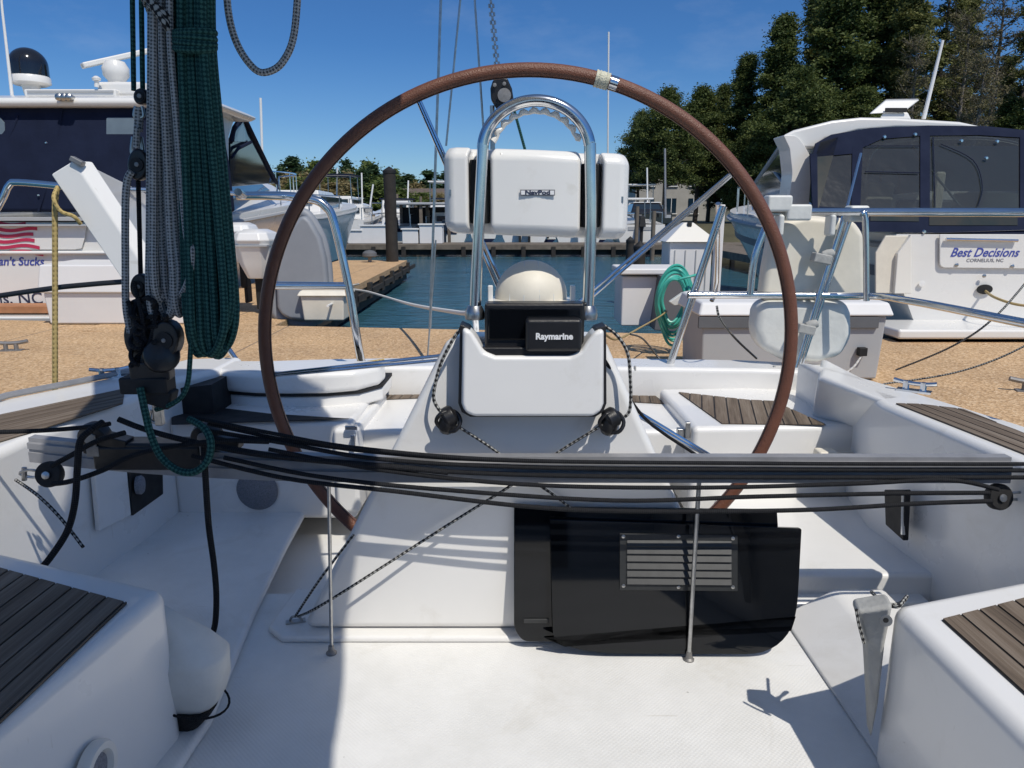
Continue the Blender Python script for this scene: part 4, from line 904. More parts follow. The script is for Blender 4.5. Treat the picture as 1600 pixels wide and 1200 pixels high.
# =================================================================== 
# =================================================================== DOCKS
e1=on(100,502,0); e2=on(1600,533,0)
dk=(e2-e1).normalized(); A=e1-dk*9; B=e2+dk*14
mb=MB(); mb.prism([(A.x,4.0,-.16),(B.x,4.0,-.16),(B.x,B.y,-.16),(A.x,A.y,-.16)],(0,0,.16)); d=struct(mb.build('dock','dock',origin=(0,6,0)))
mb=MB(); mb.prism([(A.x,4.03,-.5),(B.x,4.03,-.5),(B.x,B.y-.03,-.5),(A.x,A.y-.03,-.5)],(0,0,.338)); mb.build('dock_float','dockedge',d)
f1=on(545,455,0); f2=on(636,407,0); f3_=on(528,412,0)
mb=MB(); q_=[(f1.x,8.1),(f2.x,f2.y),(f2.x-1.9,f2.y),(f1.x-2.1,8.1)]
mb.prism([(x,y,-.12) for x,y in q_],(0,0,.125)); fp=struct(mb.build('finger_pier','dock',origin=(-3.5,14,0)))
mb=MB(); mb.prism([(x+(.03 if x<-4 else -.02),y-.02,-.5) for x,y in q_],(0,0,.378)); mb.build('pier_float','dockedge',fp)
mb=MB()
for i in range(9):
    t=i/8; x=f1.x+(f2.x-f1.x)*t; y=8.5+(f2.y-8.6)*t; mb.box((x+.03,y,-.2),(.08,.25,.30)); mb.box((x+.05,y+.7,-.22),(.04,1.3,.10))
mb.build('rub_rail','pile',fp)
def pile(px,pt,Y,r,zb=-2.5,lab='',cap=True,mat='pile',group=None):
    p=at(px,pt,Y); mb=MB(); mb.lathe([(r,zb),(r*1.02,0),(r*.97,p.z*.5),(r,p.z-.12)],(p.x,Y,0),k=20)
    o=mb.build('piling',mat,origin=(p.x,Y,WZ)); tag(o,lab,'piling',group)
    if cap: mb=MB(); mb.lathe([(r*1.08,p.z-.13),(r*1.08,p.z-.06),(.01,p.z+.05)],(p.x,Y,0),k=20); mb.build('pile_cap','blackm',o)
    return o
pile(608,263,20.4,.165,lab='thick dark capped piling standing at the end of the finger pier')
# low white pedestal lamp at pier end
def cleat_dock(p,lab,rz=0):
    f=lambda *a:p+Matrix.Rotation(rz,3,'Z')@Vector(a); mb=MB(); mb.tube(spline([f(-.15,0,.09),f(-.06,0,.075),f(.06,0,.075),f(.15,0,.09)],4),.018,8); mb.tube([f(-.045,0,0),f(-.045,0,.07)],.02); mb.tube([f(.045,0,0),f(.045,0,.07)],.02); mb.box(f(0,0,.005),(.2,.08,.01),rz)
    tag(mb.build('dock_cleat','rust'),lab,'cleat')
cleat_dock(on(548,452,0),'metal cleat at the near corner of the finger pier holding a white dockline',.3)
cleat_dock(on(18,548,0),'metal cleat on the tan dock at the left edge of the view',.2)
cleat_dock(on(1590,612,0)+Vector((.1,0,0)),'metal cleat on the tan dock at the far right edge',-.3)
p=on(578,410,0); mb=MB(); mb.tube([p,p+Vector((0,0,.16))],.05); l=tag(mb.build('dock_light','rust'),'small round-topped grey light on the finger pier beside the dark piling','dock light')
mb=MB(); mb.lathe([(.16,.14),(.2,.17),(.19,.25),(.12,.31),(.01,.33)],p,k=18); mb.build('lamp_head','dockdark',l)
tag(MB().tube(spline([on(548,452,0.09),at(575,456,11),at(640,475,8),at(720,489,5.2),at(742,492,4.0),Vector((-.2,3.95,.2))],8),.016,8).build('dockline','ropewhite'),'white dockline running from the finger pier over the water to the stern','rope')
tag(MB().tube(spline([at(512,478,8.6),at(530,468,9.5),on(548,452,0.1)],8),.016,8).build('dockline','ropewhite'),'short white dockline end beside the beige dock box','rope')
# dock boxes
def hbox(name,x0,x1,ytop,ybot,dep,mat,lab,cat,lidmat=None,lidh=.12,legs=False,rz=0.,bev=.02):
    b0=on(x0,ybot,0); b1=on(x1,ybot,0); Y=b0.y; zt=at((x0+x1)/2,ytop,Y).z
    t=thing(name,lab,cat,((b0.x+b1.x)/2,Y+dep/2,0)); cx=(b0.x+b1.x)/2; w_=b1.x-b0.x
    mb=MB(); mb.hexa([(b0.x+.03,Y+.03,.01),(b1.x-.03,Y+.03,.01),(b1.x-.03,Y+dep-.03,.01),(b0.x+.03,Y+dep-.03,.01)],[(b0.x+.01,Y+.01,zt-lidh),(b1.x-.01,Y+.01,zt-lidh),(b1.x-.01,Y+dep-.01,zt-lidh),(b0.x+.01,Y+dep-.01,zt-lidh)])
    mb.build('box_body',mat,t,bevel=bev)
    mb=MB(); mb.hexa([(b0.x-.03,Y-.03,zt-lidh),(b1.x+.03,Y-.03,zt-lidh),(b1.x+.03,Y+dep+.03,zt-lidh),(b0.x-.03,Y+dep+.03,zt-lidh)],[(b0.x,Y+.02,zt),(b1.x,Y+.02,zt),(b1.x,Y+dep-.02,zt+.02),(b0.x,Y+dep-.02,zt+.02)])
    mb.build('lid',lidmat or mat,t,bevel=bev); return t,Y,zt
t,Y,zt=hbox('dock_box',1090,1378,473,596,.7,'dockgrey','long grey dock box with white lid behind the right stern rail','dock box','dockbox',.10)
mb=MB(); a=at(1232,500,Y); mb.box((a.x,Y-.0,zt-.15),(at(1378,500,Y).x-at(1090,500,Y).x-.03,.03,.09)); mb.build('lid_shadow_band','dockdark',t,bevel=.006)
mb=MB(); a=at(1346,549,Y); mb.box((a.x,Y-.01,a.z),(.065,.05,.065)); mb.build('socket','blackm',t,bevel=.006)
mb=MB(); mb.tube(spline([at(1346,556,Y-.02),at(1335,572,Y-.03),at(1320,585,Y-.03),at(1312,597,Y-.05)],5),.008,6); mb.build('cable','ropewhite',t)
t,Y,zt=hbox('dock_box',72,300,414,508,.75,'dockbox','pale dock box in front of the left motor yacht stern','dock box',None,.32)
t,Y,zt=hbox('dock_box',440,742,458,505,.6,'gel2','low beige dock box at the water end of the left dock','dock box',None,.08) if False else hbox('dock_box',470,540,455,503,.5,'cream','low beige dock box under the steel rail beside the grey dinghy','dock box',None,.06)
# white steps with dark grey side
st=thing('dock_steps','white boarding steps with dark grey side next to the teal hose','steps',(1.6,8.2,0))
b0=on(968,512,0); b1=on(1046,512,0); Y=b0.y; z1=at(1000,420,Y).z
mb=MB(); mb.box(((b0.x+b1.x)/2,Y+.35,z1/2-.04),(b1.x-b0.x-.04,.6,z1-.1)); mb.build('step_body','dockbox',st,bevel=.02)
mb=MB(); mb.box(((b0.x+b1.x)/2+.05,Y+.32,z1-.03),(b1.x-b0.x+.14,.74,.07)); mb.build('tread','dockbox',st,bevel=.02)
mb=MB(); mb.prism([at(1035,432,Y-.25),at(1080,430,Y-.25),at(1080,520,Y-.25),at(1022,516,Y-.25)],(.0,.3,0)); mb.build('side_tread','dockdark',st,bevel=.01)
# power pedestal
pp=thing('power_pedestal','white dock power pedestal with pitched cap behind the boarding steps','power pedestal',(at(1080,400,9.2).x,9.2,0))
Y=9.2; x0,x1=at(1046,400,Y).x,at(1112,400,Y).x; zt=at(1080,378,Y).z; zc=at(1080,348,Y).z
mb=MB(); mb.box(((x0+x1)/2,Y+.25,zt/2),(x1-x0,.5,zt)); mb.build('cabinet','dockbox',pp,bevel=.015)
mb=MB(); cxx=(x0+x1)/2; mb.hexa([(x0-.07,Y-.06,zt),(x1+.07,Y-.06,zt),(x1+.07,Y+.56,zt),(x0-.07,Y+.56,zt)],[(cxx-.06,Y+.18,zc),(cxx+.06,Y+.18,zc),(cxx+.06,Y+.32,zc),(cxx-.06,Y+.32,zc)]); mb.build('cap','gel2',pp,bevel=.012)
mb=MB()
for i in range(4): mb.box((x0+(x1-x0)*(i+.5)/4,Y-.004,zt-.35),(.012,.01,.5))
mb.build('panel_seam','dockgrey',pp)
mb=MB(); p=at(1081,352,Y-.0); mb.box((cxx,Y+.14,zc-.02),(.05,.05,.05)); mb.build('photocell','blackm',pp,bevel=.006)
# teal hose coil hanging on a white hook
th=thing('hose_coil','coiled teal hose hanging from a hook in front of the boarding steps','hose',(at(1052,500,6.6).x,6.6,.3))
mb=MB(); random.seed(4)
for i in range(9):
    f=i/8; rx=19+12*f+random.uniform(-2,2); cy=470+8*f; ry=36+28*f+random.uniform(-3,3)
    mb.tube(spline([at(1052+3*f+rx*math.cos(a)*(1 if math.sin(a)<0.2 else .8)+random.uniform(-1,1)-8*math.sin(a)*.3, cy+ry*math.sin(a),6.6+.02*i+.03*math.cos(a*2+i)) for a in [2*math.pi*j/10 for j in range(10)]],4,True),.0125,8,closed=True)
mb.build('coil','hose_teal',th)
mb=MB(); mb.tube(spline([at(1062,436,6.55),at(1078,432,6.55),at(1095,428,6.6)],4),.012,8); mb.build('hose_end','hose_teal',th)
mb=MB(); mb.prism([at(1046,472,6.5),at(1066,458,6.5),at(1082,454,6.5),at(1083,472,6.5),at(1054,478,6.5)],(0,.06,0)); mb.build('hook_plate','bagw',th,bevel=.008)
line('tan_cord',[at(945,522,3.9),at(965,530,4.6),at(1000,512,5.6),at(1030,495,6.4),at(1042,486,6.6)],.007,'hose_tan','thin tan line running from the stern to the teal hose','cord')
line('flecked_line',[at(985,522,4.3),at(1005,530,4.6),at(1030,560,4.8),at(1046,578,4.4)],.006,'ropefleck','flecked line lying on the dock right of the instrument housing','rope')
line('flecked_line',[at(1120,478,RY),at(1126,500,RY),at(1150,530,RY+.3),at(1182,560,RY+.5)],.006,'ropefleck','thin paired lines drooping from the right rail across the grey dock box','rope')
line('spring_line',[at(1640,395,4.6),at(1560,490,4.3),at(1490,540,4.5),at(1400,578,4.9)],.006,'ropefleck','thin dark line slanting down over the dock in front of the right motor yacht','rope')
line('spring_line',[at(1640,520,4.4),at(1560,560,4.5),at(1480,585,4.6),at(1380,600,4.7)],.006,'ropefleck','lower thin dark line crossing the dock at far right','rope')
post=MB(); post.box(Vector((at(1121,400,8.6).x,8.6,.65)),(.09,.09,1.45)); tag(post.build('white_post','dockbox',bevel=.01),'slim white post beside the dock power pedestal','post')
# =================================================================== MOTOR YACHTS
def loft_hull(par,xc,ys,L_,B,zs,zbow,name='hull',mat='hull',bend=0.,keel=-.9,n=26,stripe=None,flare=.22,lowmat=None,full=.55,zchine=-.25):
    """stern at ys, bow at ys+L_"""
    def hb(t): return B/2*(1-max(0,(t-full)/(1-full))**2.1)*(.93+.07*min(1,t*5))
    rows=[]
    for i in range(n+1):
        t=i/n; y=ys+L_*t; h=max(hb(t),.02); zr=zs+(zbow-zs)*t**1.3; cut=max(0,(t-.72)/.28)**1.6
        rows.append([(0,y,keel+cut*(zr-keel)*.75),(h*(.78-.35*t),y-.25*cut*0,zchine+cut*(zr-zchine)*.5),(h*(.97-flare*.4*t),y,zr-.42),(h,y,zr-.12),(h*.995,y,zr)])
    def side(a,b,nm,mt,o=0.):
        mb=MB()
        for s in (-1,1):
            base=len(mb.v)
            for r in rows:
                for q in r[a:b+1]: mb.v.append(Vector((xc+s*(q[0]+o),q[1],q[2])))
            m=b-a+1
            for i in range(n):
                for j in range(m-1):
                    mb.f.append([base+i*m+j,base+(i+1)*m+j,base+(i+1)*m+j+1,base+i*m+j+1]); mb.uv.append(None)
        r=rows[0]; P=[Vector((xc-q[0]-o,q[1],q[2])) for q in r[a:b+1]]+[Vector((xc+q[0]+o,q[1],q[2])) for q in r[a:b+1]][::-1]
        if (P[0]-P[-1]).length<1e-6: P=P[:-1]
        mb.add(P,[tuple(range(len(P)))])
        if b==4:
            base=len(mb.v)
            for r in rows: mb.v+= [Vector((xc-r[4][0],r[4][1],r[4][2])),Vector((xc,r[4][1],r[4][2]+.06)),Vector((xc+r[4][0],r[4][1],r[4][2]))]
            for i in range(n):
                for j in range(2): mb.f.append([base+i*3+j,base+i*3+j+1,base+i*3+4+j,base+i*3+3+j]); mb.uv.append(None)
        return mb.build(nm,mt,par,smooth=50)
    h=side(1,4,name,mat)
    side(0,1,'bottom_paint',lowmat or 'hullnavy')
    # rub rail
    mb=MB()
    for s in (-1,1): mb.tube([(xc+s*(r[3][0]+.02),r[3][1],r[3][2]) for r in rows],.035,6)
    mb.build('rub_rail',stripe or 'dockgrey',h)
    return h,rows,hb
def deckrail(par,xc,rows,i0,h=.55,inset=.12,r=.016):
    mb=MB()
    for s in (-1,1):
        P=[Vector((xc+s*max(0,q[4][0]-inset),q[4][1],q[4][2]+h)) for q in rows[i0:]]
        mb.tube([P[0]-Vector((0,.3,h*.8))]+P,r,6)
        for p in P[::3]: mb.tube([p,p-Vector((0,0,h))],r*.8,6)
    return mb.build('bow_rail','steel',par)
def lofted(par,name,mat,secs,bevel=0,close=True,smooth=45):
    """secs: list of closed rings with the same number of points"""
    mb=MB(); n=len(secs[0])
    for s_ in secs: mb.v+=[Vector(p) for p in s_]
    for i in range(len(secs)-1):
        for j in range(n): mb.f.append([i*n+j,i*n+(j+1)%n,(i+1)*n+(j+1)%n,(i+1)*n+j]); mb.uv.append(None)
    if close: mb.f.append(list(range(n))[::-1]); mb.uv.append(None); mb.f.append([(len(secs)-1)*n+j for j in range(n)]); mb.uv.append(None)
    return mb.build(name,mat,par,bevel=bevel,smooth=smooth)
# ----- left yacht
LY=thing('motor_yacht','white motor yacht with navy canvas cockpit enclosure, striped flag and black satellite dome at left','motor yacht',(-6.9,14,WZ))
ys=9.75; xc=-6.85
h,rows,hb=loft_hull(LY,xc,ys,11.6,4.75,1.17,1.9,full=.45)
deckrail(LY,xc,rows,12)
# transom face details
def tr(px,py,dy=0.): return at(px,py,ys-.02-dy)
mb=MB(); mb.prism([tr(-60,345),tr(136,349),tr(133,372),tr(128,388),tr(118,390),tr(-60,390)],(0,-.012,0)); mb.build('transom_door','hull',h,bevel=.006)
mb=MB(); mb.box((xc+.0,ys-.05,at(0,342,ys).z),(4.7,.12,.05)); mb.box((xc,ys-.07,at(0,352,ys).z),(4.6,.1,.025)); mb.build('transom_trim','dockgrey',h,bevel=.006)
mb=MB(); mb.hexa([(xc-2.3,ys-.55,-.18),(xc+2.3,ys-.55,-.18),(xc+2.35,ys,-.18),(xc-2.35,ys,-.18)],[(xc-2.3,ys-.6,.02),(xc+2.3,ys-.6,.02),(xc+2.35,ys,.02),(xc-2.35,ys,.02)]); mb.build('swim_platform','hull',LY,bevel=.03)
mb=MB(); mb.box((xc,ys-.03,.78),(4.72,.06,.05)); mb.build('transom_step','hull',LY,bevel=.03)
mb=MB(); mb.box((xc+.1,ys-.25,.085),(4.0,.36,.09)); mb.build('platform_chock','orange',LY,bevel=.01)
# waving flag drawn in red stripes
mb=MB(); ends=[40,58,52,54,62,68]
for i in range(6):
    y0=346+i*9.0; x1=ends[i]; 
    for a,b in ((-95,x1),):
        n_=22; P=[]
        top=[tr(a+(b-a)*t/n_, y0+2.4*math.sin((a+(b-a)*t/n_)*.085+i*.35)+.03*(a+(b-a)*t/n_),.0165) for t in range(n_+1)]
        bot=[tr(a+(b-a)*t/n_, y0+5.2+2.4*math.sin((a+(b-a)*t/n_)*.085+i*.35)+.03*(a+(b-a)*t/n_),.0165) for t in range(n_+1)][::-1]
        mb.prism(top+bot,(0,-.004,0))
mb.build('flag_graphic','red',h)
text_mesh('name_lettering',"Ain't Suckin'",'inkblue',h,tr(6,412,.02),.15,FRONT,.002,shear=.3,align='CENTER') if False else None
text_mesh('name_lettering',"an't Sucks",'inkblue',h,tr(68,409,-.016),.150,FRONT,.002,shear=.25,align='RIGHT',sx=1.0,offset=.002)
text_mesh('port_lettering','ns, NC','ink',h,Vector((tr(66,467,.0).x,ys-.004,tr(66,467).z)),.215,FRONT,.002,align='RIGHT',sx=1.05,offset=.001)
# enclosure of navy canvas
def canvas_box(par,name,x0,x1,y0,y1,z0,z1,inx=.1,iny=.25,mat='navy',bev=.05):
    return lofted(par,name,mat,[[(x0,y0,z0),(x1,y0,z0),(x1,y1,z0),(x0,y1,z0)],[(x0+inx*.4,y0+iny*.3,(z0+z1)/2),(x1-inx*.4,y0+iny*.3,(z0+z1)/2),(x1-inx*.3,y1,(z0+z1)/2),(x0+inx*.3,y1,(z0+z1)/2)],[(x0+inx,y0+iny,z1),(x1-inx,y0+iny,z1),(x1-inx,y1,z1),(x0+inx,y1,z1)]],bevel=bev)
zt=at(0,166,ys+.4).z; zb=at(0,331,ys).z
x1=at(352,300,ys+.6).x
cv=canvas_box(LY,'canvas_enclosure',xc-2.25,x1,ys+.02,ys+.95,zb,zt)
def win(par,pts,Y0,Y1,z0,z1,name,mat,t=-.012,fr=True):
    """pane on the sloping aft face of an enclosure"""
    def P(x,y,o=0.):
        d=ray(x,y); k=(Y1-Y0)/(z1-z0); tt=(Y0-o+k*(CAMH-z0))/(d.y-k*d.z); return Vector((d.x*tt,d.y*tt,CAMH+d.z*tt))
    mb=MB(); mb.prism([P(x,y,.003) for x,y in pts],(0,t,0)); return mb.build(name,mat,par,bevel=.003)
win(cv,rounded([(168,184),(211,184),(211,216),(168,216)],[3]*4),ys+.04,ys+.27,zb,zt,'clear_window','skyglass',-.03)
win(cv,rounded([(168,218),(211,218),(211,245),(168,243)],[3]*4),ys+.04,ys+.27,zb,zt,'clear_window','smoke',-.03)
win(cv,[(-50,184),(2,184),(9,192),(10,204),(4,212),(-5,216),(-50,216)],ys+.04,ys+.27,zb,zt,'clear_window','skyglass',-.03)
def seam(par,P0,P1,Y0,Y1,z0,z1,w=.015):
    def P(x,y):
        d=ray(x,y); k=(Y1-Y0)/(z1-z0); tt=(Y0-.02+k*(CAMH-z0))/(d.y-k*d.z); return Vector((d.x*tt,d.y*tt,CAMH+d.z*tt))
    n=8; return [P(P0[0]+(P1[0]-P0[0])*i/n+6*math.sin(math.pi*i/n),P0[1]+(P1[1]-P0[1])*i/n) for i in range(n+1)]
mb=MB(); mb.tube(seam(cv,(97,170),(60,330),ys+.02,ys+.27,zb,zt),.012,6); mb.tube(seam(cv,(28,180),(-6,240),ys+.02,ys+.27,zb,zt),.012,6); mb.build('seam','navy',cv)
mb=MB()
for x,y in ((72,223),(60,305)): mb.lathe([(.016,0),(.01,.01)],seam(cv,(x,y),(x,y+1),ys+.0,ys+.25,zb,zt)[0],(0,-1,0),k=10)
mb.build('snap','steel',cv)
# hardtop
yt=ys+.1; z0=at(0,166,yt).z; z1=at(0,148,yt).z; xr=at(358,160,yt+.6).x
rg=lambda z,i,y0,y1:[(xc-2.35+i,y0+i*.5,z),(xr-i,y0+i*.5,z),(xr-i*1.2,y1-i,z),(xc-2.35+i*1.2,y1-i,z)]
ht=lofted(LY,'hardtop','hull',[rg(z0,.06,yt,yt+1.7),rg(z0+.06,0,yt,yt+1.75),rg(z1-.02,.1,yt,yt+1.7),rg(z1+.05,.4,yt+.2,yt+1.5)],bevel=.03)
yy=yt+.9
def hb3(x0,x1,ya,yb,Y,dep,mat,nm,par,bev=.03): 
    a=at(x0,yb,Y); b=at(x1,ya,Y); mb=MB(); mb.box(((a.x+b.x)/2,Y+dep/2,(a.z+b.z)/2),(b.x-a.x,dep,b.z-a.z)); return mb.build(nm,mat,par,bevel=bev)
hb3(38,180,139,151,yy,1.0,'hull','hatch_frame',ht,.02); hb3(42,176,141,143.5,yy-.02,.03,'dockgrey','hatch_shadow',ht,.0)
hb3(152,225,127,150,yy+.1,.9,'hull','radar_base',ht,.05)
mb=MB(); p=at(48,130,yy+.4); mb.lathe([(.20,0),(.26,.03),(.26,.10),(.24,.13)],(p.x,p.y,at(48,134,yy+.4).z),k=28); mb.lathe([(.10,-.12),(.12,0)],(p.x,p.y,at(48,134,yy+.4).z),k=18); dm=mb.build('dome_base','hull',LY)
pz=at(48,119,yy+.4).z; rr=(at(75,110,yy+.4).x-at(20,110,yy+.4).x)/2
mb=MB(); mb.lathe([(rr,0),(rr,.14)]+[(rr*math.cos(R(a)),.14+rr*.95*math.sin(R(a))) for a in range(10,90,10)],(p.x,p.y,pz),k=32); mb.build('satellite_dome','truck',LY)
mb=MB(); c=at(181,112,yy+.4); mb.lathe([(.04,-.22),(.10,-.2),(.12,-.12),(.17,-.06),(.18,.04),(.13,.13),(.01,.16)],c,k=24); rd=mb.build('radar_mount','hull',LY)
a=at(128,103,yy+.2); b=at(240,78,yy+.9); mb=MB(); d_=(b-a).normalized(); mb.box((a+b)/2+Vector((0,0,0)),((b-a).length,.14,.075),math.atan2(d_.y,d_.x),0,-math.asin(d_.z)); mb.build('radar_bar','hull',rd,bevel=.02)
mb=MB(); mb.tube([at(19,150,yy),at(4,20,yy),at(-3,-60,yy)],[.022,.016,.010],8); mb.build('whip_antenna','gel',LY)
mb=MB(); mb.tube([at(151,136,yy),at(151,126,yy)],.03,8); mb.lathe([(.05,0),(.06,.03),(.02,.06)],at(151,126,yy),k=12); mb.build('nav_light','hull',LY)
mb=MB(); 
for x in (93,101,108): mb.lathe([(.03,-.1),(.045,0),(.045,.03),(.02,.05)],at(x,152,yt-.03),(0,-1,.0),k=12)
mb.build('horn','steel2',LY)
# arch pillar and side glazing running forward
mb=MB()
Pl=[at(345,165,ys+1.0),at(378,176,ys+2.2),at(366,190,ys+1.7),at(358,215,ys+1.3),at(359,300,ys+1.0),at(345,300,ys+.9)]
mb.prism(Pl,(-.18,.1,0)); mb.build('arch_pillar','hull',LY,bevel=.03)
sx=lambda px,py,Y:at(px,py,Y)
mb=MB(); mb.prism([sx(381,184,12.2),sx(431,286,15.2),sx(360,292,11.4),sx(360,222,11.4)],(-.06,0.02,0)); gl=mb.build('side_glass','glassd',LY,bevel=.01)
mb=MB(); mb.prism([sx(379,190,12.15),sx(388,222,12.7),sx(364,222,11.5),sx(366,205,11.7)],(.03,-.03,0)); mb.build('side_pane','skyglass',gl,bevel=.005)
mb=MB(); mb.tube([sx(360,222,11.35),sx(366,200,11.6),sx(377,184,12.1),sx(384,188,12.2),sx(402,225,13.2),sx(432,286,15.2)],.035,8); mb.tube([sx(362,246,11.3),sx(372,232,11.7),sx(392,222,12.6)],.025,6); mb.build('glass_frame','navy',gl)
mb=MB(); 
secs=[]
for i in range(9):
    t=i/8; y=ys+2.6+7.2*t; hbw=max(.15,hb((y-ys)/11.6)-.28); zr=1.17+.73*((y-ys)/11.6)**1.3; ht_=(.85*(1-t)**.8+.04)
    secs.append([(xc-hbw,y,zr-.02),(xc+hbw,y,zr-.02),(xc+hbw*.8,y,zr+ht_*.8),(xc+hbw*.3,y,zr+ht_),(xc-hbw*.3,y,zr+ht_),(xc-hbw*.8,y,zr+ht_*.8)])
lofted(LY,'coachroof','hull',secs)
mb=MB(); mb.prism([(xc-1.9,ys+2.9,1.9),(xc+1.95,ys+2.9,1.9),(xc+1.5,ys+5.6,2.0),(xc-1.5,ys+5.6,2.0)],(0,0,.05))
lofted(LY,'windshield','glassd',[[(xc-2.05,ys+2.8,1.5),(xc+2.2,ys+2.8,1.5),(xc+1.8,ys+6.2,1.75),(xc-1.8,ys+6.2,1.75)],[(xc-1.9,ys+2.8,zt),(xc+1.95,ys+2.8,zt),(xc+1.4,ys+3.6,zt),(xc-1.4,ys+3.6,zt)]],bevel=.03)
mb=MB(); mb.lathe([(.04,0),(.05,.25),(.05,.42),(.03,.5)],(xc+2.36,12.4,.98),(1,0.2,-.2),k=12); mb.box((xc+2.34,13.8,.8),(.03,1.1,.12)); mb.build('exhaust_port','hull',LY,bevel=.01)
# ----- right yacht
RYa=thing('motor_yacht','cream white motor yacht with tinted navy-framed enclosure and blue script name on its transom','motor yacht',(6.0,13,WZ))
ys2=8.05; xc2=6.02
h2,rows2,hb2=loft_hull(RYa,xc2,ys2,10.4,4.1,1.06,1.52,full=.42,lowmat='tan',stripe='dockgrey',zchine=-.10)
deckrail(RYa,xc2,rows2,13,h=.45)
def t2(px,py,o=0.): return at(px,py,ys2-.02-o)
mb=MB(); mb.hexa([(4.0,ys2-.62,-.42),(8.0,ys2-.62,-.42),(8.0,ys2,-.42),(4.0,ys2,-.42)],[(3.92,ys2-.66,.0),(8.05,ys2-.66,.0),(8.05,ys2,.0),(3.92,ys2,.0)]); mb.build('boot_stripe','hullnavy',RYa,bevel=.03)
zp=on(1500,498,0).y
mb=MB(); mb.box((6.0,ys2-.33,.085),(4.2,.74,.10)); mb.build('swim_platform','hull',RYa,bevel=.03)
text_mesh('model_lettering','——————','inkgrey',h2,(at(1512,523,ys2-.67).x,ys2-.675,at(1512,524,ys2-.67).z),.07,FRONT,.002) if False else None
mb=MB(); a=at(1473,524,ys2-.67); b=at(1541,524,ys2-.67); mb.box(((a.x+b.x)/2,ys2-.665,a.z),(b.x-a.x,.012,.035)); mb.box(((a.x+b.x)/2-.02,ys2-.668,a.z+.012),(b.x-a.x-.06,.012,.012)); mb.build('chrome_badge','steel2',h2,bevel=.003)
mb=MB(); mb.prism([t2(1382,368),t2(1420,368),t2(1398,395),t2(1392,458),t2(1366,458),t2(1366,395)],(0,-.03,0)); mb.build('walkthrough_gate','cream',h2,bevel=.01)
mb=MB(); mb.prism([t2(1398,396,.02),t2(1420,366,.02),t2(1420,458,.02),t2(1393,458,.02)],(0,-.06,0)); mb.build('gate_side','gel2',h2,bevel=.01)
pn=rounded([(1467,366),(1660,366),(1660,420),(1467,418)],[2,2,2,9])
mb=MB(); mb.prism([t2(x,y) for x,y in pn],(0,-.02,0)); ld=mb.build('locker_door','hull',h2,bevel=.006)
mb=MB(); mb.tube([t2(1478,374,.05),t2(1590,376,.05)],.018,8); mb.build('grab_handle','steel',ld)
mb=MB()
for x,y in ((1494,414),(1581,416),(1537,431)): mb.lathe([(.018,0),(.022,.01),(.008,.016)],t2(x,y,.02),(0,-1,0),k=12)
mb.build('fitting','steel2',ld)
text_mesh('name_lettering','Best Decisions','inkblue',ld,t2(1538,395,.0215),.132,FRONT,.002,shear=.35,sx=.93,offset=.002)
text_mesh('port_lettering','CORNELIUS, NC','inkgrey',ld,t2(1539,407,.0215),.05,FRONT,.002,sx=1.1)
mb=MB(); mb.lathe([(.001,.0),(.085,0),(.085,.012),(.001,.014)],t2(1538,452,.0),(0,-1,0),k=22,sy=.62); mb.build('hawse_hole','blackm',h2)
mb=MB(); mb.lathe([(.03,0),(.035,.012),(.001,.014)],t2(1440,443,0),(0,-1,0),k=14); mb.build('drain_fitting','gel',h2)
line('yellow_line',[at(1540,455,ys2-.05),at(1555,465,ys2-.4),at(1590,476,ys2-.6),at(1640,480,ys2-.7)],.014,'hose_tan','yellowish mooring line coming out of the hole in the right yacht transom','rope')
# enclosure
zb=at(1500,361,ys2).z; zt=at(1500,200,ys2+.9).z
Yb,Yt=ys2+.02,ys2+.75
def W(x,y,o=0.):
    k=(Yt-Yb)/(zt-zb); d=ray(x,y); tt=(Yb-o+k*(CAMH-zb))/(d.y-k*d.z); return Vector((d.x*tt,d.y*tt,CAMH+d.z*tt))
outl=[(1355,362),(1320,360),(1272,352),(1268,250),(1275,224),(1300,210),(1360,200),(1450,196),(1540,197),(1620,205),(1700,220),(1760,240),(1775,365),(1600,366)]
mb=MB()
for P in ([(1268,250),(1275,224),(1300,210),(1360,200),(1450,196),(1540,197),(1620,205),(1700,220),(1760,240),(1760,262),(1700,228),(1600,215),(1530,211),(1440,212),(1378,217),(1345,232),(1332,240),(1276,245),(1274,262)],
          [(1272,352),(1271,322),(1344,326),(1700,328),(1775,330),(1775,366),(1600,366),(1355,362),(1320,360)]): mb.prism([W(x,y) for x,y in P],(0,.03,0))
for x0,x1,x2,x3,y0,y1 in ((1266,1277,1278,1270,240,330),(1332,1348,1344,1330,230,330),(1438,1453,1453,1438,208,332),(1594,1608,1608,1594,210,332)): mb.prism([W(x0,y0,.002),W(x1,y0,.002),W(x2,y1,.002),W(x3,y1,.002)],(0,.028,0))
en=mb.build('canvas_enclosure','navy',RYa)
def pane(pts,mat='film',nm='vinyl_window',o=.0): mb=MB(); mb.prism([W(x,y,-.012+o) for x,y in pts],(0,.004,0)); return mb.build(nm,mat,en)
pane([(1270,240),(1340,234),(1340,326),(1268,326)]); pane([(1340,230),(1378,212),(1445,206),(1445,330),(1338,328)]); pane([(1445,206),(1540,206),(1602,210),(1602,330),(1445,330)]); pane([(1602,210),(1690,222),(1710,330),(1602,330)])
pane([(1360,334),(1436,335),(1436,346),(1360,345)],'smoke','low_window',.02); pane([(1452,335),(1590,336),(1590,352),(1452,352)],'smoke','low_window',.02)
mb=MB()
for x,y in ((1382,214),(1430,210),(1502,220),(1558,221),(1444,362),(1541,247)): mb.lathe([(.022,0),(.014,.016)],W(x,y,.02),(0,-1,0),k=10)
mb.build('snap','steel',en)
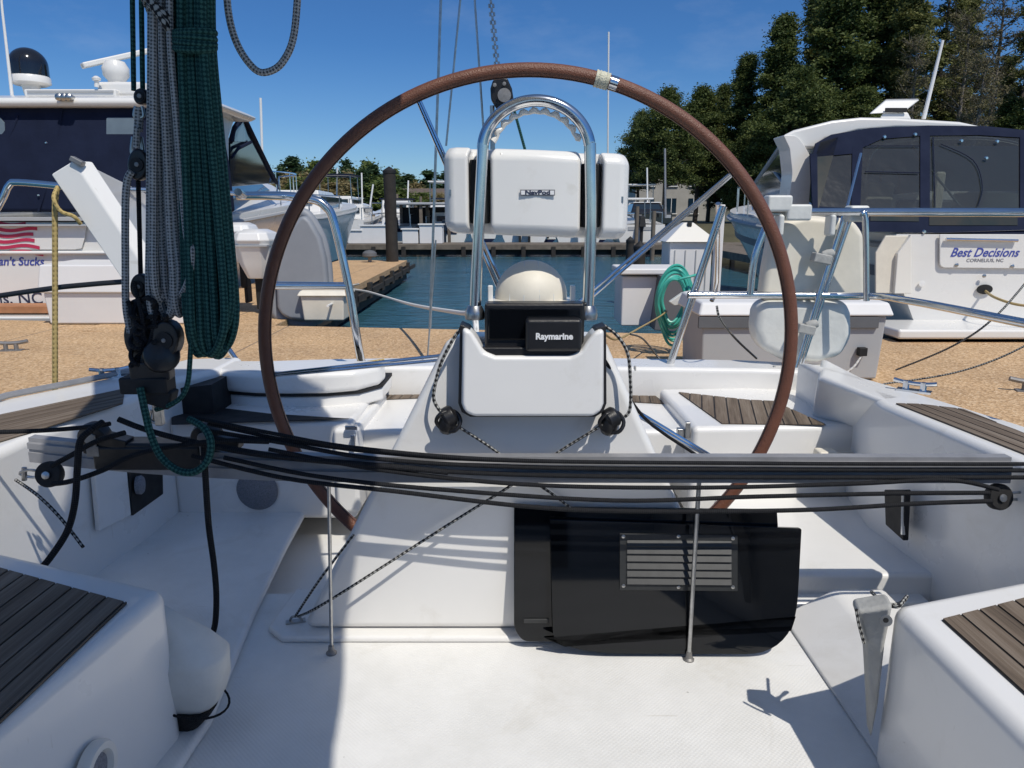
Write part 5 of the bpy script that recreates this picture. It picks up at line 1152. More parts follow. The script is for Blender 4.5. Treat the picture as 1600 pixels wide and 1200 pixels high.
# cockpit seats and dash seen through the vinyl
def inner(x0,x1,ya,yb,Y,dep,mat,nm): a=at(x0,yb,Y); b=at(x1,ya,Y); mb=MB(); mb.box(((a.x+b.x)/2,Y+dep/2,(a.z+b.z)/2),(b.x-a.x,dep,b.z-a.z)); return mb.build(nm,mat,RYa,bevel=.04)
inner(1348,1400,285,345,9.3,.5,'cream','helm_seat'); inner(1520,1600,298,345,9.0,.5,'gel2','cockpit_lounge'); inner(1400,1520,312,345,10.0,.4,'dockdark','dash'); inner(1455,1480,268,345,9.8,.06,'cream','cabin_door'); inner(1290,1322,290,345,9.6,.3,'dockdark','side_console')
mb=MB(); mb.tube(spline([at(1378,268,9.6),at(1392,262,9.6),at(1404,272,9.6),at(1404,292,9.6),at(1390,300,9.6),at(1377,290,9.6)],5,True),.014,6,closed=True); mb.build('helm_wheel','blackm',RYa)
mb=MB(); mb.tube(spline([W(1350,300,-.3),W(1362,240,-.5),W(1400,222,-.6),W(1460,216,-.6),W(1560,218,-.5),W(1640,240,-.4)],6),.018,6); mb.tube([W(1420,222,-.5),W(1500,322,-.4)],.014,6); mb.build('canopy_bow','steel2',en)
mb=MB()
mb.tube([W(1458,214,.01),W(1461,324,.01)],.006,5); mb.tube([W(1352,268,.01),W(1436,270,.01)],.006,5); mb.tube([W(1352,228,.01),W(1436,228,.01)],.005,5)
mb.tube(spline([W(1470,225,.01),W(1520,250,.01),W(1535,290,.01),W(1528,322,.01)],5),.005,5); mb.build('zip_seam','navy',en)
# side canvas running forward
mb=MB(); mb.prism([W(1270,352),W(1268,250),W(1280,222),W(1300,210)],(.05,0,0))
lofted(RYa,'side_curtain','smoke',[[W(1272,352),W(1272,250),W(1282,222),W(1310,214)],[Vector((4.15,10.2,1.2)),Vector((4.2,10.2,1.9)),Vector((4.3,10.2,2.1)),Vector((4.6,10.2,2.2))]])
# hardtop with swept arch
Yh=ys2+.8
T_=lambda x,y,Y=Yh:at(x,y,Y)
mb=MB(); top=[(1222,212),(1240,203),(1300,188),(1345,183),(1400,184),(1500,190),(1538,198),(1500,201),(1400,200),(1340,205),(1290,218),(1272,232),(1250,232),(1236,226)]
mb.prism([T_(x,y) for x,y in top],(.35,1.0,.0)); h3=mb.build('hardtop','hull',RYa,bevel=.06,seg=4)
mb=MB(); mb.prism([T_(x,y,Yh-.05) for x,y in rounded([(1224,211),(1246,212),(1260,232),(1269,250),(1264,322),(1232,322),(1238,270),(1234,232)],[3,8,8,3,0,0,4,3])],(.0,.35,0)); mb.build('arch_pillar','hull',RYa,bevel=.05,seg=4)
mb=MB(); mb.prism([T_(1355,182,Yh+.5),T_(1385,156,Yh+.5),T_(1437,156,Yh+.5),T_(1422,182,Yh+.5)],(0,.5,0)); 
mb=MB(); mb.hexa([T_(1358,178,Yh+.5),T_(1412,175,Yh+.5),T_(1412,175,Yh+.95),T_(1358,178,Yh+.95)],[T_(1383,157,Yh+.6),T_(1437,156,Yh+.6),T_(1436,154,Yh+1.0),T_(1384,155,Yh+1.0)]); sh=mb.build('open_hatch','hull',RYa,bevel=.015)
mb=MB(); mb.hexa([T_(1374,186,Yh+.5),T_(1424,187,Yh+.5),T_(1424,187,Yh+1.1),T_(1374,186,Yh+1.1)],[T_(1380,176,Yh+.52),T_(1418,175,Yh+.52),T_(1418,175,Yh+1.05),T_(1380,176,Yh+1.05)]); mb.build('hatch_base','hull',RYa,bevel=.02)
mb=MB(); mb.box(T_(1400,172,Yh+.49),(.26,.02,.05)); mb.build('hatch_gap','blackm',sh,bevel=.004)
mb=MB(); mb.tube([T_(1443,186,Yh+.7),T_(1473,63,Yh+.7)],[.026,.018],8); mb.build('whip_antenna','gel',RYa)
# windshield side and coachroof
mb=MB(); mb.prism([at(1224,225,ys2+1.4),at(1236,250,ys2+1.3),at(1234,322,ys2+1.2),at(1180,320,13.2),at(1172,300,13.6)],(.08,0.03,0)); g2=mb.build('side_glass','glassd',RYa,bevel=.008)
mb=MB(); mb.tube([at(1226,222,ys2+1.36),at(1174,296,13.55)],.04,8); mb.tube([at(1205,262,11.0),at(1234,300,ys2+1.2)],.02,6); mb.build('glass_frame','alu',g2)
secs=[]
for i in range(9):
    t=i/8; y=ys2+2.0+7.0*t; w_=max(.15,hb2((y-ys2)/10.4)-.25); zr=1.06+.46*((y-ys2)/10.4)**1.3; q_=.42*(1-t)**.7+.03
    secs.append([(xc2-w_,y,zr-.02),(xc2+w_,y,zr-.02),(xc2+w_*.8,y,zr+q_*.8),(xc2+w_*.3,y,zr+q_),(xc2-w_*.3,y,zr+q_),(xc2-w_*.8,y,zr+q_*.8)])
lofted(RYa,'coachroof','hull',secs)
lofted(RYa,'windshield','glassd',[[(xc2-1.7,ys2+2.2,1.3),(xc2+1.7,ys2+2.2,1.3),(xc2+1.2,ys2+5.4,1.5),(xc2-1.2,ys2+5.4,1.5)],[(xc2-1.6,ys2+2.2,2.15),(xc2+1.6,ys2+2.2,2.15),(xc2+1.0,ys2+2.9,2.15),(xc2-1.0,ys2+2.9,2.15)]],bevel=.03)
# grey waterline stripe and portlights on the port side
mb=MB()
for i in range(0,22): 
    r=rows2[i]; r_=rows2[i+1]
    mb.add([(xc2-r[2][0]*.985-.03,r[2][1],r[2][2]-.06),(xc2-r_[2][0]*.985-.03,r_[2][1],r_[2][2]-.06),(xc2-r_[2][0]-.03,r_[2][1],r_[2][2]+.06),(xc2-r[2][0]-.03,r[2][1],r[2][2]+.06)],[(0,1,2,3)])
mb.build('side_stripe','inkgrey',h2)
# dinghy bottom and outboards on the left
dg=thing('dinghy','grey rubber dinghy stood on edge showing its pointed flat bottom','dinghy',(at(468,480,8.9).x,8.9,0.02))
P=[(432,480),(430,430),(436,392),(450,360),(466,340),(474,336),(484,344),(500,372),(508,405),(511,440),(511,470),(502,492),(480,502),(452,500),(438,492)]
mb=MB(); mb.prism([at(x,y,8.95) for x,y in P],(0,.30,0)); mb.build('hull_bottom','greyhull',dg,bevel=.05,seg=4)
mb=MB(); c_=Vector((472,430)); mb.tube(spline([at(c_.x+(x-c_.x)*1.04,c_.y+(y-c_.y)*1.03,9.12) for x,y in P],3,True),.065,10,closed=True); mb.build('tube','greyhull',dg)
def outboard(px,py,Y,s,lab,grp):
    t=thing('outboard_motor',lab,'outboard motor',at(px,py+70*s,Y),grp); c=at(px,py,Y)
    lofted(t,'cowling','gel',[[Vector((c.x+sx_*w_,c.y+sy_*d_,c.z+z)) for sx_,sy_ in ((-1,-.7),(-.6,-1),(.6,-1),(1,-.7),(1,.7),(.6,1),(-.6,1),(-1,.7))] for w_,d_,z in ((.13*s,.16*s,-.42*s),(.21*s,.26*s,-.2*s),(.25*s,.32*s,.06*s),(.26*s,.36*s,.12*s),(.22*s,.32*s,.22*s),(.12*s,.2*s,.27*s))],bevel=.015)
    mb=MB(); mb.box(c+Vector((0,.05,-.62*s)),(.12*s,.2*s,.5*s)); mb.box(c+Vector((0,.12,-.95*s)),(.06*s,.26*s,.4*s)); mb.build('leg','blackm',t,bevel=.02)
    mb=MB(); mb.box(c+Vector((0,-.01*s,.05*s)),(.5*s,.66*s,.02)); mb.build('cowling_trim','dockgrey',t)
outboard(402,388,9.6,.9,'white cowled outboard motor with dark leg left of the grey dinghy','outboard motors behind the left dock')
outboard(376,372,9.9,.75,'smaller white outboard motor partly hidden by the green rope coil','outboard motors behind the left dock')
# =================================================================== FAR MARINA
mb=MB(); mb.box((-4,33.5,-.12),(44,2.2,.24)); fd=struct(mb.build('far_dock','wood',bevel=.02))
mb=MB()
for i in range(34): mb.box((-25.5+i*1.3,32.45,-.35),(.18,.2,.5))
mb.box((-4,32.7,-.36),(43.5,.1,.22)); mb.build('dock_float','pile',fd)
mb=MB(); mb.box((8.4,22,-.12),(1.8,22,.24)); sd=struct(mb.build('side_pier','wood',origin=(8.4,22,0)))
def boat_far(xc,ys,L_,B,zs,zb,lab,cab=True,low='hullnavy',hullm='hull',top=None,rz=0,grp='moored boats across the water'):
    t=thing('moored_boat',lab,'boat',(xc,ys+L_/2,WZ),grp)
    h_,rw,_=loft_hull(t,xc,ys,L_,B,zs,zb,mat=hullm,lowmat=low,n=12,full=.5)
    if cab:
        z0=zs; lofted(t,'cabin','hull',[[(xc-B*.34,ys+L_*.25,z0),(xc+B*.34,ys+L_*.25,z0),(xc+B*.28,ys+L_*.75,z0+.1),(xc-B*.28,ys+L_*.75,z0+.1)],[(xc-B*.3,ys+L_*.28,z0+.75),(xc+B*.3,ys+L_*.28,z0+.75),(xc+B*.22,ys+L_*.58,z0+.75),(xc-B*.22,ys+L_*.58,z0+.75)]],bevel=.04)
        mb=MB(); mb.box((xc,ys+L_*.26,z0+.45),(B*.5,.08,.26)); mb.box((xc,ys+L_*.45,z0+.47),(B*.64,L_*.28,.20)); mb.build('cabin_window','glassd',t,bevel=.01)
    if B>2.1 or random.random()<.6:
        for k_ in ((-.22,.22) if random.random()<.4 else (0,)):
            o=MB(); o.hexa([(xc+k_-.15,ys-.45,zs-.1),(xc+k_+.15,ys-.45,zs-.1),(xc+k_+.17,ys+.02,zs-.1),(xc+k_-.17,ys+.02,zs-.1)],[(xc+k_-.11,ys-.38,zs+.35),(xc+k_+.11,ys-.38,zs+.35),(xc+k_+.13,ys,zs+.42),(xc+k_-.13,ys,zs+.42)]); o.box((xc+k_,ys-.2,zs-.5),(.12,.2,.9)); o.build('outboard_motor',random.choice(['blackm','dockdark','gel']),t,bevel=.02)
    mb=MB(); mb.box((xc,ys-.01,zs-.18),(B*.5,.03,.16)); mb.build('transom_trim',random.choice(['navy','dockgrey','inkgrey']),t)
    mb=MB()
    for s_ in (-1,1): mb.tube([(xc+s_*B*.42,ys+.2,zs),(xc+s_*B*.42,ys+.2,zs+.55),(xc+s_*B*.4,ys+L_*.45,zs+.6),(xc+s_*B*.38,ys+L_*.45,zs)],.022,5)
    mb.build('side_rail','steel2',t)
    if top:
        mb=MB(); mb.box((xc,ys+L_*.4,zs+top),(B*.7,L_*.3,.07)); mb.build('canopy','navy' if random.random()<.4 else 'gel',t,bevel=.02)
        mb=MB()
        for s in (-1,1):
            for k in (.28,.52): mb.tube([(xc+s*B*.32,ys+L_*k,zs),(xc+s*B*.3,ys+L_*k,zs+top)],.025,6)
        c_=[Vector((xc+s*B*.3,ys+L_*k,zs+top-.03)) for s,k in ((-1,.28),(1,.28),(1,.52),(-1,.52))]
        mb.tube(c_,.03,6,closed=True)
        mb.build('canopy_frame','steel2',t)
    return t
boat_far(-6.9,21,9.5,2.9,1.25,1.75,'white cabin boat with dark blue lower hull seen past the left rail','cab',low='hullblue')
random.seed(21)
specs=[(-11.5,36,7,2.4,.8,1.3,True,None,'white cabin cruiser at the far left of the far dock'),(-8.3,36,7.5,2.6,1.0,1.5,True,None,'white flybridge boat behind the blue bottomed cabin boat'),(-5.8,36,6,2.2,.7,1.1,False,1.3,'open white boat with canopy left of the dark piling'),(-3.2,36,6.5,2.2,.6,1.0,True,None,'low white boat just right of the dark piling'),(.6,36,6,2.3,.6,1.,False,1.2,'open boat with canopy behind the steel arch'),(3.2,36,6.5,2.4,.7,1.1,True,None,'white cabin boat right of the steel arch'),(6.0,35,6.5,2.4,.8,1.2,False,1.2,'open boat with canopy beside the white instrument pod')]
for s_ in specs: boat_far(*s_[:6],s_[8],s_[6],top=s_[7])
for i,(px,py,w_,h_,lab) in enumerate([(588,372,1.3,.75,'broad white box on the far dock left of the piling'),(642,372,.7,.6,'small white box on the far dock right of the piling'),(674,368,1.0,.8,'white box with round dark vent on the far dock'),(556,376,.6,.55,'small white box at the left end of the far dock')]):
    p=at(px,py,33.2); mb=MB(); mb.box((p.x,33.4,h_/2),(w_,.9,h_)); t=tag(mb.build('dock_locker','dockbox',bevel=.03),lab,'dock box','white lockers on the far dock')
    mb=MB(); mb.box((p.x,33.4,h_+.03),(w_+.1,1.0,.06)); mb.build('lid','gel',t,bevel=.01)
for i,(px,pt,Y,lab) in enumerate([(649,318,40,'pale thin post behind the far dock right of the dark piling'),(583,330,39,'thin post behind the far dock left of the dark piling'),(632,322,42,'slim pale post between the piling and the instrument pod'),(668,325,37,'thin post close to the left edge of the white pod'),(545,318,43,'thin post above the blue bottomed boat')]):
    pile(px,pt,Y,.10,lab=lab,cap=False,mat='wood',group='posts along the far docks')
for i,(px,pt,Y,lab) in enumerate([(1000,380,15,'short dark piling in the water right of the white pod'),(985,372,22,'dark piling beside the far pier right of the pod')]):
    pile(px,pt,Y,.12,lab=lab,mat='pile')
# open covered slip with dark interior
cs_=thing('boat_shelter','low roofed boat shelter with dark interior on the far dock left of the pod','shelter',(at(660,350,36).x,36,0))
c=at(664,328,36); mb=MB(); mb.box((c.x-.1,36.5,1.75),(2.9,3,.10)); mb.build('roof','dockgrey',cs_,bevel=.02)
mb=MB()
for dx in (-1.4,-.1,1.2):
    for dy in (35.2,37.8): mb.box((c.x+dx,dy,.85),(.14,.14,1.75))
mb.build('post','wood',cs_)
mb=MB(); mb.box((c.x-.1,37.9,.95),(2.6,.1,1.3)); mb.build('back_wall','blackm',cs_)
pole_later=[]
random.seed(44)
for i,(x,l) in enumerate([(-13.0,'small white runabout at the far left of the second row'),(-10.2,'small boat with canopy in the second row, left of the piling'),(-7.6,'white runabout in the second row behind the lockers'),(-4.6,'small canopied boat in the second row, right of the piling'),(-1.8,'white runabout in the second row, left of the white pod'),(2.0,'small boat in the second row behind the steel arch'),(5.0,'small canopied boat in the second row near the shaded pier')]):
    boat_far(x,46+random.uniform(-1,2),5.5,2.0,.75,1.15,l,i%2==0,top=None if i%2==0 else 1.5)
for i,(px,pt,Y,lab) in enumerate([(505,300,46,'thin post left of the dark piling, above the boats'),(530,306,50,'pale post above the small boats left of the piling'),(620,300,48,'pale post touching the right side of the dark piling'),(657,304,52,'tall pale post above the boat shelter'),(680,296,55,'tall grey post at the left edge of the white pod'),(996,318,33,'grey post between pod and power pedestal'),(1022,325,30,'grey post left of the power pedestal cap')]):
    pile(px,pt,Y,.09,lab=lab,cap=False,mat='wood',group='posts along the far docks')
for i,(x,y,L__,B_,zs_,zb_,cb,tp,l) in enumerate([(-9.8,40,8,2.8,1.5,2.0,True,1.9,'tall flybridge boat between the left wheel rim and the dark piling'),(-6.6,41,7,2.5,1.3,1.8,True,None,'high sided white cruiser just left of the dark piling'),(-4.0,42,7,2.4,1.1,1.6,True,2.0,'white boat with tall canopy just right of the dark piling'),(-12.6,42,8,2.8,1.6,2.1,True,None,'large white cruiser partly behind the left wheel rim'),(7.8,44,7,2.4,1.2,1.7,True,1.8,'white cruiser right of the white pod')]):
    boat_far(x,y,L__,B_,zs_,zb_,l,cb,top=tp)
for x0,y0,x1,y1,Y,l in ((526,318,527,262,44,'short mast above the boats left of the piling'),(566,318,565,270,47,'thin mast left of the dark piling'),(637,318,638,282,45,'thin mast right of the dark piling'),(577,330,583,288,40,'leaning pale outrigger pole left of the piling'),(1012,330,1011,262,42,'thin mast above the marina right of the white pod')): pole_later.append((x0,y0,x1,y1,Y,l))
# masts of sailboats seen at left and right
def pole(x0,y0,x1,y1,Y,r,lab,cat='mast',name='bare_mast',mat='gel'):
    mb=MB(); mb.tube([at(x0,y0,Y),at(x1,y1,Y)],r,8); return tag(mb.build(name,mat),lab,cat)
pole(411,288,407,153,30,.05,'thin white mast above the bow of the left yacht',mat='gel')
pole(949,330,951,50,60,.07,'faint thin mast against the sky right of the wheel top',mat='gel')
pole(1040,340,1039,232,38,.05,'slim dark mast in front of the shaded house',mat='alu')
for q in pole_later: pole(*q[:5],.045,q[5])
# pickup truck and house behind the trees on the right bank
tk=thing('pickup_truck','dark pickup truck with pale roof parked under the pines','truck',(at(1010,340,41).x,41,.45))
bx=tk.location.x; 
mb=MB(); mb.hexa([(bx-1.0,39,.75),(bx+1.0,39,.75),(bx+1.0,44.5,.75),(bx-1.0,44.5,.75)],[(bx-.98,39,1.35),(bx+.98,39,1.35),(bx+.98,44.4,1.3),(bx-.98,44.4,1.3)]); mb.build('body','truck',tk,bevel=.06)
mb=MB(); mb.hexa([(bx-.92,40.6,1.33),(bx+.92,40.6,1.33),(bx+.92,43.2,1.33),(bx-.92,43.2,1.33)],[(bx-.72,41,1.85),(bx+.72,41,1.85),(bx+.72,42.4,1.85),(bx-.72,42.4,1.85)]); cab=mb.build('cab','truck',tk,bevel=.06)
mb=MB(); mb.box((bx,41.7,1.88),(1.5,1.5,.05)); mb.build('roof','gel',cab,bevel=.02)
mb=MB(); mb.prism([(bx-.75,40.72,1.42),(bx+.75,40.72,1.42),(bx+.62,40.9,1.78),(bx-.62,40.9,1.78)],(0,-.02,0)); mb.build('windshield','glassd',cab)
for sx_ in (-1,1):
    for yy_ in (40,43.4):
        mb=MB(); mb.lathe([(.2,-.12),(.38,-.12),(.38,.12),(.2,.12)],(bx+sx_*.92,yy_,.78),(1,0,0),k=20); mb.build('wheel','rubber',tk)
    mb=MB(); mb.box((bx+sx_*.75,38.99,1.15),(.3,.05,.16)); mb.build('headlight','dockgrey',tk,bevel=.01)
hs_=thing('house','pale two-storey house half hidden behind the pine trunks','house',(at(1050,330,68).x,70,.5))
hx=hs_.location.x; mb=MB(); mb.box((hx,72,3.2),(6.5,7,5.6)); mb.build('wall','stone',hs_)
mb=MB(); mb.prism([(hx-3.7,68.3,5.9),(hx+3.7,68.3,5.9),(hx,68.3,8.0)],(0,7.6,0)); mb.build('roof','roof',hs_)
for i in range(3):
    for zz in (2.0,4.4):
        mb=MB(); mb.box((hx-2+i*2,68.47,zz),(.9,.08,1.3)); f_=mb.build('window','glassd',hs_); mb=MB(); mb.box((hx-2+i*2,68.42,zz),(.05,.03,1.3)); mb.box((hx-2+i*2,68.42,zz-.7),(1.1,.1,.08)); mb.build('frame','gel',f_)
bh=thing('house','brown roofed house among far trees left of the white pod','house',(at(672,330,118).x,120,.6)); hx=bh.location.x
mb=MB(); mb.box((hx,120,1.9),(9,6,2.6)); mb.build('wall','wood',bh); mb=MB(); mb.prism([(hx-5,116.6,3.2),(hx-5,123.4,3.2),(hx-5,120,5.2)],(10,0,0)); mb.build('roof','roof',bh)
# =================================================================== LAND
def terrain(name,xs,ys,fz,mat='ground'):
    mb=MB(); nx,ny=len(xs),len(ys)
    for y in ys:
        for x in xs: mb.v.append(Vector((x,y,fz(x,y))))
    for j in range(ny-1):
        for i in range(nx-1): mb.f.append([j*nx+i,j*nx+i+1,(j+1)*nx+i+1,(j+1)*nx+i]); mb.uv.append(None)
    return struct(mb.build(name,mat,origin=(0,ys[0],0),smooth=80))
def hn(x,y): return .25*math.sin(x*.31+y*.17)+.18*math.sin(x*.13-y*.29)
terrain('far_shore',[-260+i*12 for i in range(60)],[100+12*j for j in range(14)],lambda x,y:-1.2+min(1,(y-100)/22)*2.1+hn(x,y)*.6+max(0,(y-125))*.03)
terrain('right_bank',[7+i*4 for i in range(40)],[38+5*j for j in range(18)],lambda x,y:-1.0+min(1,max(0,(y-38)/5))*min(1,max(0,(x-7)/3.))*1.7+hn(x,y)*.15)
# =================================================================== TREES
def leaf_object(name,mat,par,cl,per,size,seed,flat=.6,aspect=2.2,droop=0.):
    """cl: list of (centre, radii) clumps relative to the tree origin; builds small leaf cards through each clump"""
    rg=np.random.default_rng(seed); cen=[];sc=[]
    for c,r in cl:
        n=max(4,int(per*(r[0]*r[1]*r[2])**(1/3)))
        v=rg.normal(size=(n,3)); v/=np.linalg.norm(v,axis=1)[:,None]; v*=np.minimum(np.abs(rg.normal(0,.62,size=(n,1)))+.08,1.55)
        cen.append(np.array(c)+v*np.array(r)); 
    cen=np.concatenate(cen); n=len(cen)
    a=rg.normal(size=(n,3)); a[:,2]*=flat; a/=np.linalg.norm(a,axis=1)[:,None]
    b=rg.normal(size=(n,3)); b-=a*(a*b).sum(1)[:,None]; b/=np.linalg.norm(b,axis=1)[:,None]
    s=size*rg.uniform(.6,1.35,size=(n,1)); A=a*s*.5*aspect; B=b*s*.5
    v=np.stack([cen-A,cen-B,cen+A,cen+B],1).reshape(-1,3).astype(np.float32)
    me=bpy.data.meshes.new(name); me.vertices.add(4*n); me.vertices.foreach_set('co',v.ravel()); me.loops.add(4*n); me.loops.foreach_set('vertex_index',np.arange(4*n,dtype=np.int32))
    me.polygons.add(n); me.polygons.foreach_set('loop_start',np.arange(0,4*n,4,dtype=np.int32)); me.polygons.foreach_set('loop_total',np.full(n,4,dtype=np.int32)); me.update(); me.validate()
    me.materials.append(M[mat]); o=bpy.data.objects.new(name,me); C.objects.link(o); o.parent=par; return o
def limb(mb,a,b,r0,r1,k=6,wob=.15,rg=random):
    a=Vector(a);b=Vector(b);n=5; P=[a.lerp(b,i/n)+Vector((rg.uniform(-1,1),rg.uniform(-1,1),rg.uniform(-.5,.5)))*wob*(0 if i in(0,) else 1)*(b-a).length*.1 for i in range(n+1)]
    mb.tube(P,[r0+(r1-r0)*i/n for i in range(n+1)],k)
def make_tree(kind,H,W,seed,leaf,bark,base=(0,0,0),per=130,size=.2,nb=26,crown0=.3,dens=1.):
    rg=random.Random(seed); t=bpy.data.objects.new('tree',None); C.objects.link(t); t.location=(0,0,0)
    mb=MB(); lean=Vector((rg.uniform(-.04,.04)*H,rg.uniform(-.03,.03)*H,0)); r0=H*.017
    P=[Vector((0,0,-.4))]+[lean*(i/8)**1.5+Vector((rg.uniform(-.1,.1),rg.uniform(-.1,.1),H*.97*i/8)) for i in range(1,9)]
    mb.tube(P,[r0*(1.15-i/8*1.05) for i in range(9)],9); cl=[]
    for i in range(nb):
        f=crown0+(1-crown0)*((i+rg.random())/nb); a=rg.uniform(0,2*math.pi)
        if kind=='pine': rad=W*(1.05-((f-crown0)/(1-crown0)))**.7*rg.uniform(.35,1.05)*.95
        elif kind=='oak': g=(f-crown0)/(1-crown0); rad=W*math.sin(math.pi*min(1,g*.82+.22))**.7*rg.uniform(.4,1.05)
        else: rad=W*rg.uniform(.3,1)*(1.1-.6*f)
        s=P[min(8,int(f*8*.9)+1)]; e=Vector((s.x+rad*math.cos(a),s.y+rad*math.sin(a),H*f+rg.uniform(-.03,.05)*H))
        st=Vector((s.x*f,s.y*f,max(.12*H,H*f-rad*.35))); limb(mb,st,e,r0*.38*(1.2-f),r0*.06,5,rg=rg)
        cr=W*rg.uniform(.2,.36)*dens; cl.append((tuple(e),(cr*1.2,cr*1.2,cr*rg.uniform(.6,.95))))
        m=st.lerp(e,rg.uniform(.45,.7)); cr*=.8; cl.append((tuple(m+Vector((rg.uniform(-.4,.4),rg.uniform(-.4,.4),rg.uniform(0,.5)))),(cr*1.2,cr*1.2,cr*.85)))
        if kind=='sparse':
            for _ in range(4): q=e+Vector((rg.uniform(-1,1),rg.uniform(-1,1),rg.uniform(.1,1.2)))*W*.3; limb(mb,e.lerp(st,.3),q,r0*.07,r0*.02,4,rg=rg)
    cl.append(((lean.x,lean.y,H*.98),(W*.16,W*.16,H*.05)))
    mb.build('trunk',bark,t)
    leaf_object('crown',leaf,t,cl,per,size,seed)
    return t
def copy_tree(o):
    c=o.copy(); C.objects.link(c)
    for ch in o.children: d=ch.copy(); C.objects.link(d); d.parent=c
    return c
protos={}
def tree(key,name,loc,s,rz,lab,cat='tree',group=None,args=None):
    if key not in protos: o=make_tree(*args[0],**args[1]); protos[key]=o
    else: o=copy_tree(protos[key])
    o.name=name; o.location=loc; o.scale=(s[0],s[0],s[1]); o.rotation_euler=(0,0,rz); tag(o,lab,cat,group); return o
PA={'pA':(('pine',20,3.4,11,'pine','bark'),dict(per=620,size=.125,nb=120,crown0=.16,dens=.68)),
    'pB':(('pine',20,3.1,12,'pine2','bark'),dict(per=600,size=.125,nb=105,crown0=.22,dens=.66)),
    'pC':(('oak',14,4.2,13,'pine','bark'),dict(per=600,size=.125,nb=110,crown0=.14,dens=.70)),
    'pD':(('oak',15,3.9,17,'pine','bark'),dict(per=560,size=.125,nb=90,crown0=.36,dens=.72)),
    'sp':(('sparse',18,2.6,14,'sparse','barkp'),dict(per=120,size=.085,nb=70,crown0=.12,dens=.85)),
    'sp2':(('sparse',19,2.3,15,'pine2','bark'),dict(per=420,size=.105,nb=64,crown0=.25,dens=.72))}
def rtree(key,px,top_py,Y,wide,lab,base=.6):
    p=at(px,top_py,Y); x=(px-800)/F*(Y*cp+(CAMH-base)*sp); H=p.z-base; H0=PA[key][0][1]
    return tree(key,'pine_tree' if key[0]=='p' else 'spring_tree',(x,Y,base),(wide*H/H0 if wide<2 else wide,H/H0),px*.37,lab,group='trees on the right bank',args=PA[key])
RT=[('pD',995,185,49,.95,'leftmost tree of the right bank, its trunk showing right of the white pod'),
 ('pD',1085,148,51,1.1,'high crowned tree with visible trunk behind the wheel rim'),
 ('pA',1120,140,56,1.1,'pine filling the background between the rounded tree and the broad pine'),
 ('pD',1035,150,46,1.1,'rounded dark tree at the left end of the right bank'),
 ('pB',1105,160,55,1.,'mid-height pine behind the rounded left tree'),
 ('pA',1150,95,50,1.15,'broad dark pine stepping up behind the wheel rim'),
 ('pA',1205,35,48,1.2,'tall dark pine with its top near the upper frame edge left of centre'),
 ('pB',1255,-10,52,1.15,'tall lighter pine behind the darkest group'),
 ('pA',1290,-60,47,1.2,'tallest dark pine straight above the right yacht bow'),
 ('pA',1345,-70,50,1.2,'dense dark pine above the open yacht hatch'),
 ('pB',1390,-40,46,1.1,'pine with olive clumps left of the whip antenna'),
 ('pC',1240,120,44,1.1,'dark bushy tree filling below the tall pines'),
 ('pC',1330,150,45,1.1,'dark bushy tree behind the right yacht hardtop'),
 ('pC',1160,200,47,.9,'low bushy tree behind the right yacht windshield'),
 ('sp2',1440,-50,50,1.,'thin pine with bare lower trunk right of the whip antenna'),
 ('sp',1480,20,46,1.1,'bare spring tree with fine grey twigs behind the antenna'),
 ('sp',1530,-30,52,1.1,'tall bare spring tree letting the sky through'),
 ('sp2',1565,-60,48,1.,'slender pine second from the right edge'),
 ('sp',1600,0,45,1.1,'bare spring tree at the right edge of the view'),
 ('sp',1500,90,43,1.3,'low spring tree with ochre buds above the right yacht'),
 ('pC',1560,165,46,1.1,'low olive bushy tree behind the navy enclosure'),
 ('pC',1450,170,50,1.,'low bushy tree directly behind the whip antenna base'),
 ('pB',1475,10,56,1.05,'olive pine standing behind the bare trees, left of the widest sky gap'),
 ('sp',1410,60,44,1.0,'bare spring tree directly left of the whip antenna'),
 ('pB',1545,100,57,1.1,'olive pine low behind the tall bare spring tree'),
 ('sp2',1640,-40,50,1.,'slender pine just outside the right edge with branches reaching in')]
for a_ in RT: rtree(*a_)
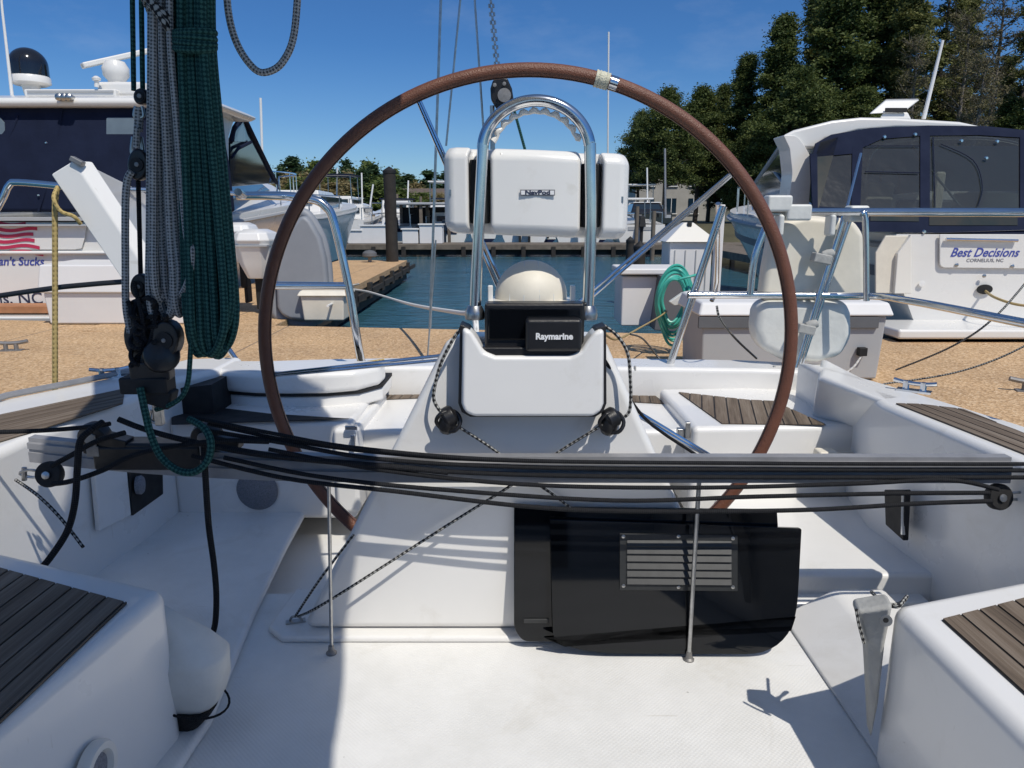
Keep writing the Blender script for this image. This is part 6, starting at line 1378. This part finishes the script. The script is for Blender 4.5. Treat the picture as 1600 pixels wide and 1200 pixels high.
FA={'fa':(('oak',9,4.0,31,'leafg','bark'),dict(per=150,size=.28,nb=44,crown0=.10,dens=.85)),
    'fb':(('oak',8,3.8,32,'leafo','barkp'),dict(per=120,size=.26,nb=44,crown0=.08,dens=.8)),
    'fc':(('oak',11,3.6,33,'leafd','bark'),dict(per=150,size=.28,nb=44,crown0=.15,dens=.8)),
    'fp':(('pine',13,2.2,34,'leafd','bark'),dict(per=90,size=.36,nb=20,crown0=.6,dens=1.2))}
rg=random.Random(99); words={'fa':'green leafing tree','fb':'ochre budding tree','fc':'dark evergreen tree','fp':'taller pine'}
top=[(380,262),(430,262),(470,258),(520,262),(560,260),(600,268),(640,280),(680,285),(720,290),(760,295),(820,305),(900,310),(960,308)]
def topy(x):
    for (a,b),(c_,d_) in zip(top,top[1:]):
        if a<=x<=c_: return b+(d_-b)*(x-a)/(c_-a)
    return top[0][1] if x<380 else 308
i=0
for row,(Y,off) in enumerate(((112,26),(124,12),(138,0))):
    x=330+row*9
    while x<990:
        k=rg.choice(['fa','fb','fb','fa','fc'] if row<2 else ['fc','fa','fc','fb']); py=topy(x)+off+rg.uniform(-5,7)
        p=at(x,py,Y); base=.4; H=max(3.5,p.z-base); H0=FA[k][0][1]
        pl=[w_ for m_,w_ in ((440,'above the left yacht bow'),(500,'inside the left wheel rim'),(560,'between rim and dark piling'),(606,'just left of the dark piling'),(640,'just right of the dark piling'),(690,'left of the white pod'),(760,'behind the pod end'),(940,'behind the white pod'),(2000,'right of the white pod')) if x<m_][0]
        tree(k,'far_tree',(p.x,Y,base),(rg.uniform(.85,1.25),H/H0),rg.uniform(0,6.28),'far '+words[k]+', '+('front','middle','back')[row]+' row, '+pl,'tree','trees along the far shore',FA[k])
        x+=rg.uniform(22,36); i+=1
for px,py in ((458,250),(585,262),(668,270),(700,272),(640,276)):
    p=at(px,py,128); tree('fp','far_pine',(p.x,128,.5),(1.,(p.z-.5)/13),px*.1,'taller pine standing above the tree line on the far shore','tree','pines standing above the far tree line',FA['fp'])
# ---- make labels of the far trees tell them apart by place
fars=sorted([o for o in bpy.context.scene.objects if o.get('group')=='trees along the far shore'],key=lambda o:(o.location.x/o.location.y))
n_=len(fars)
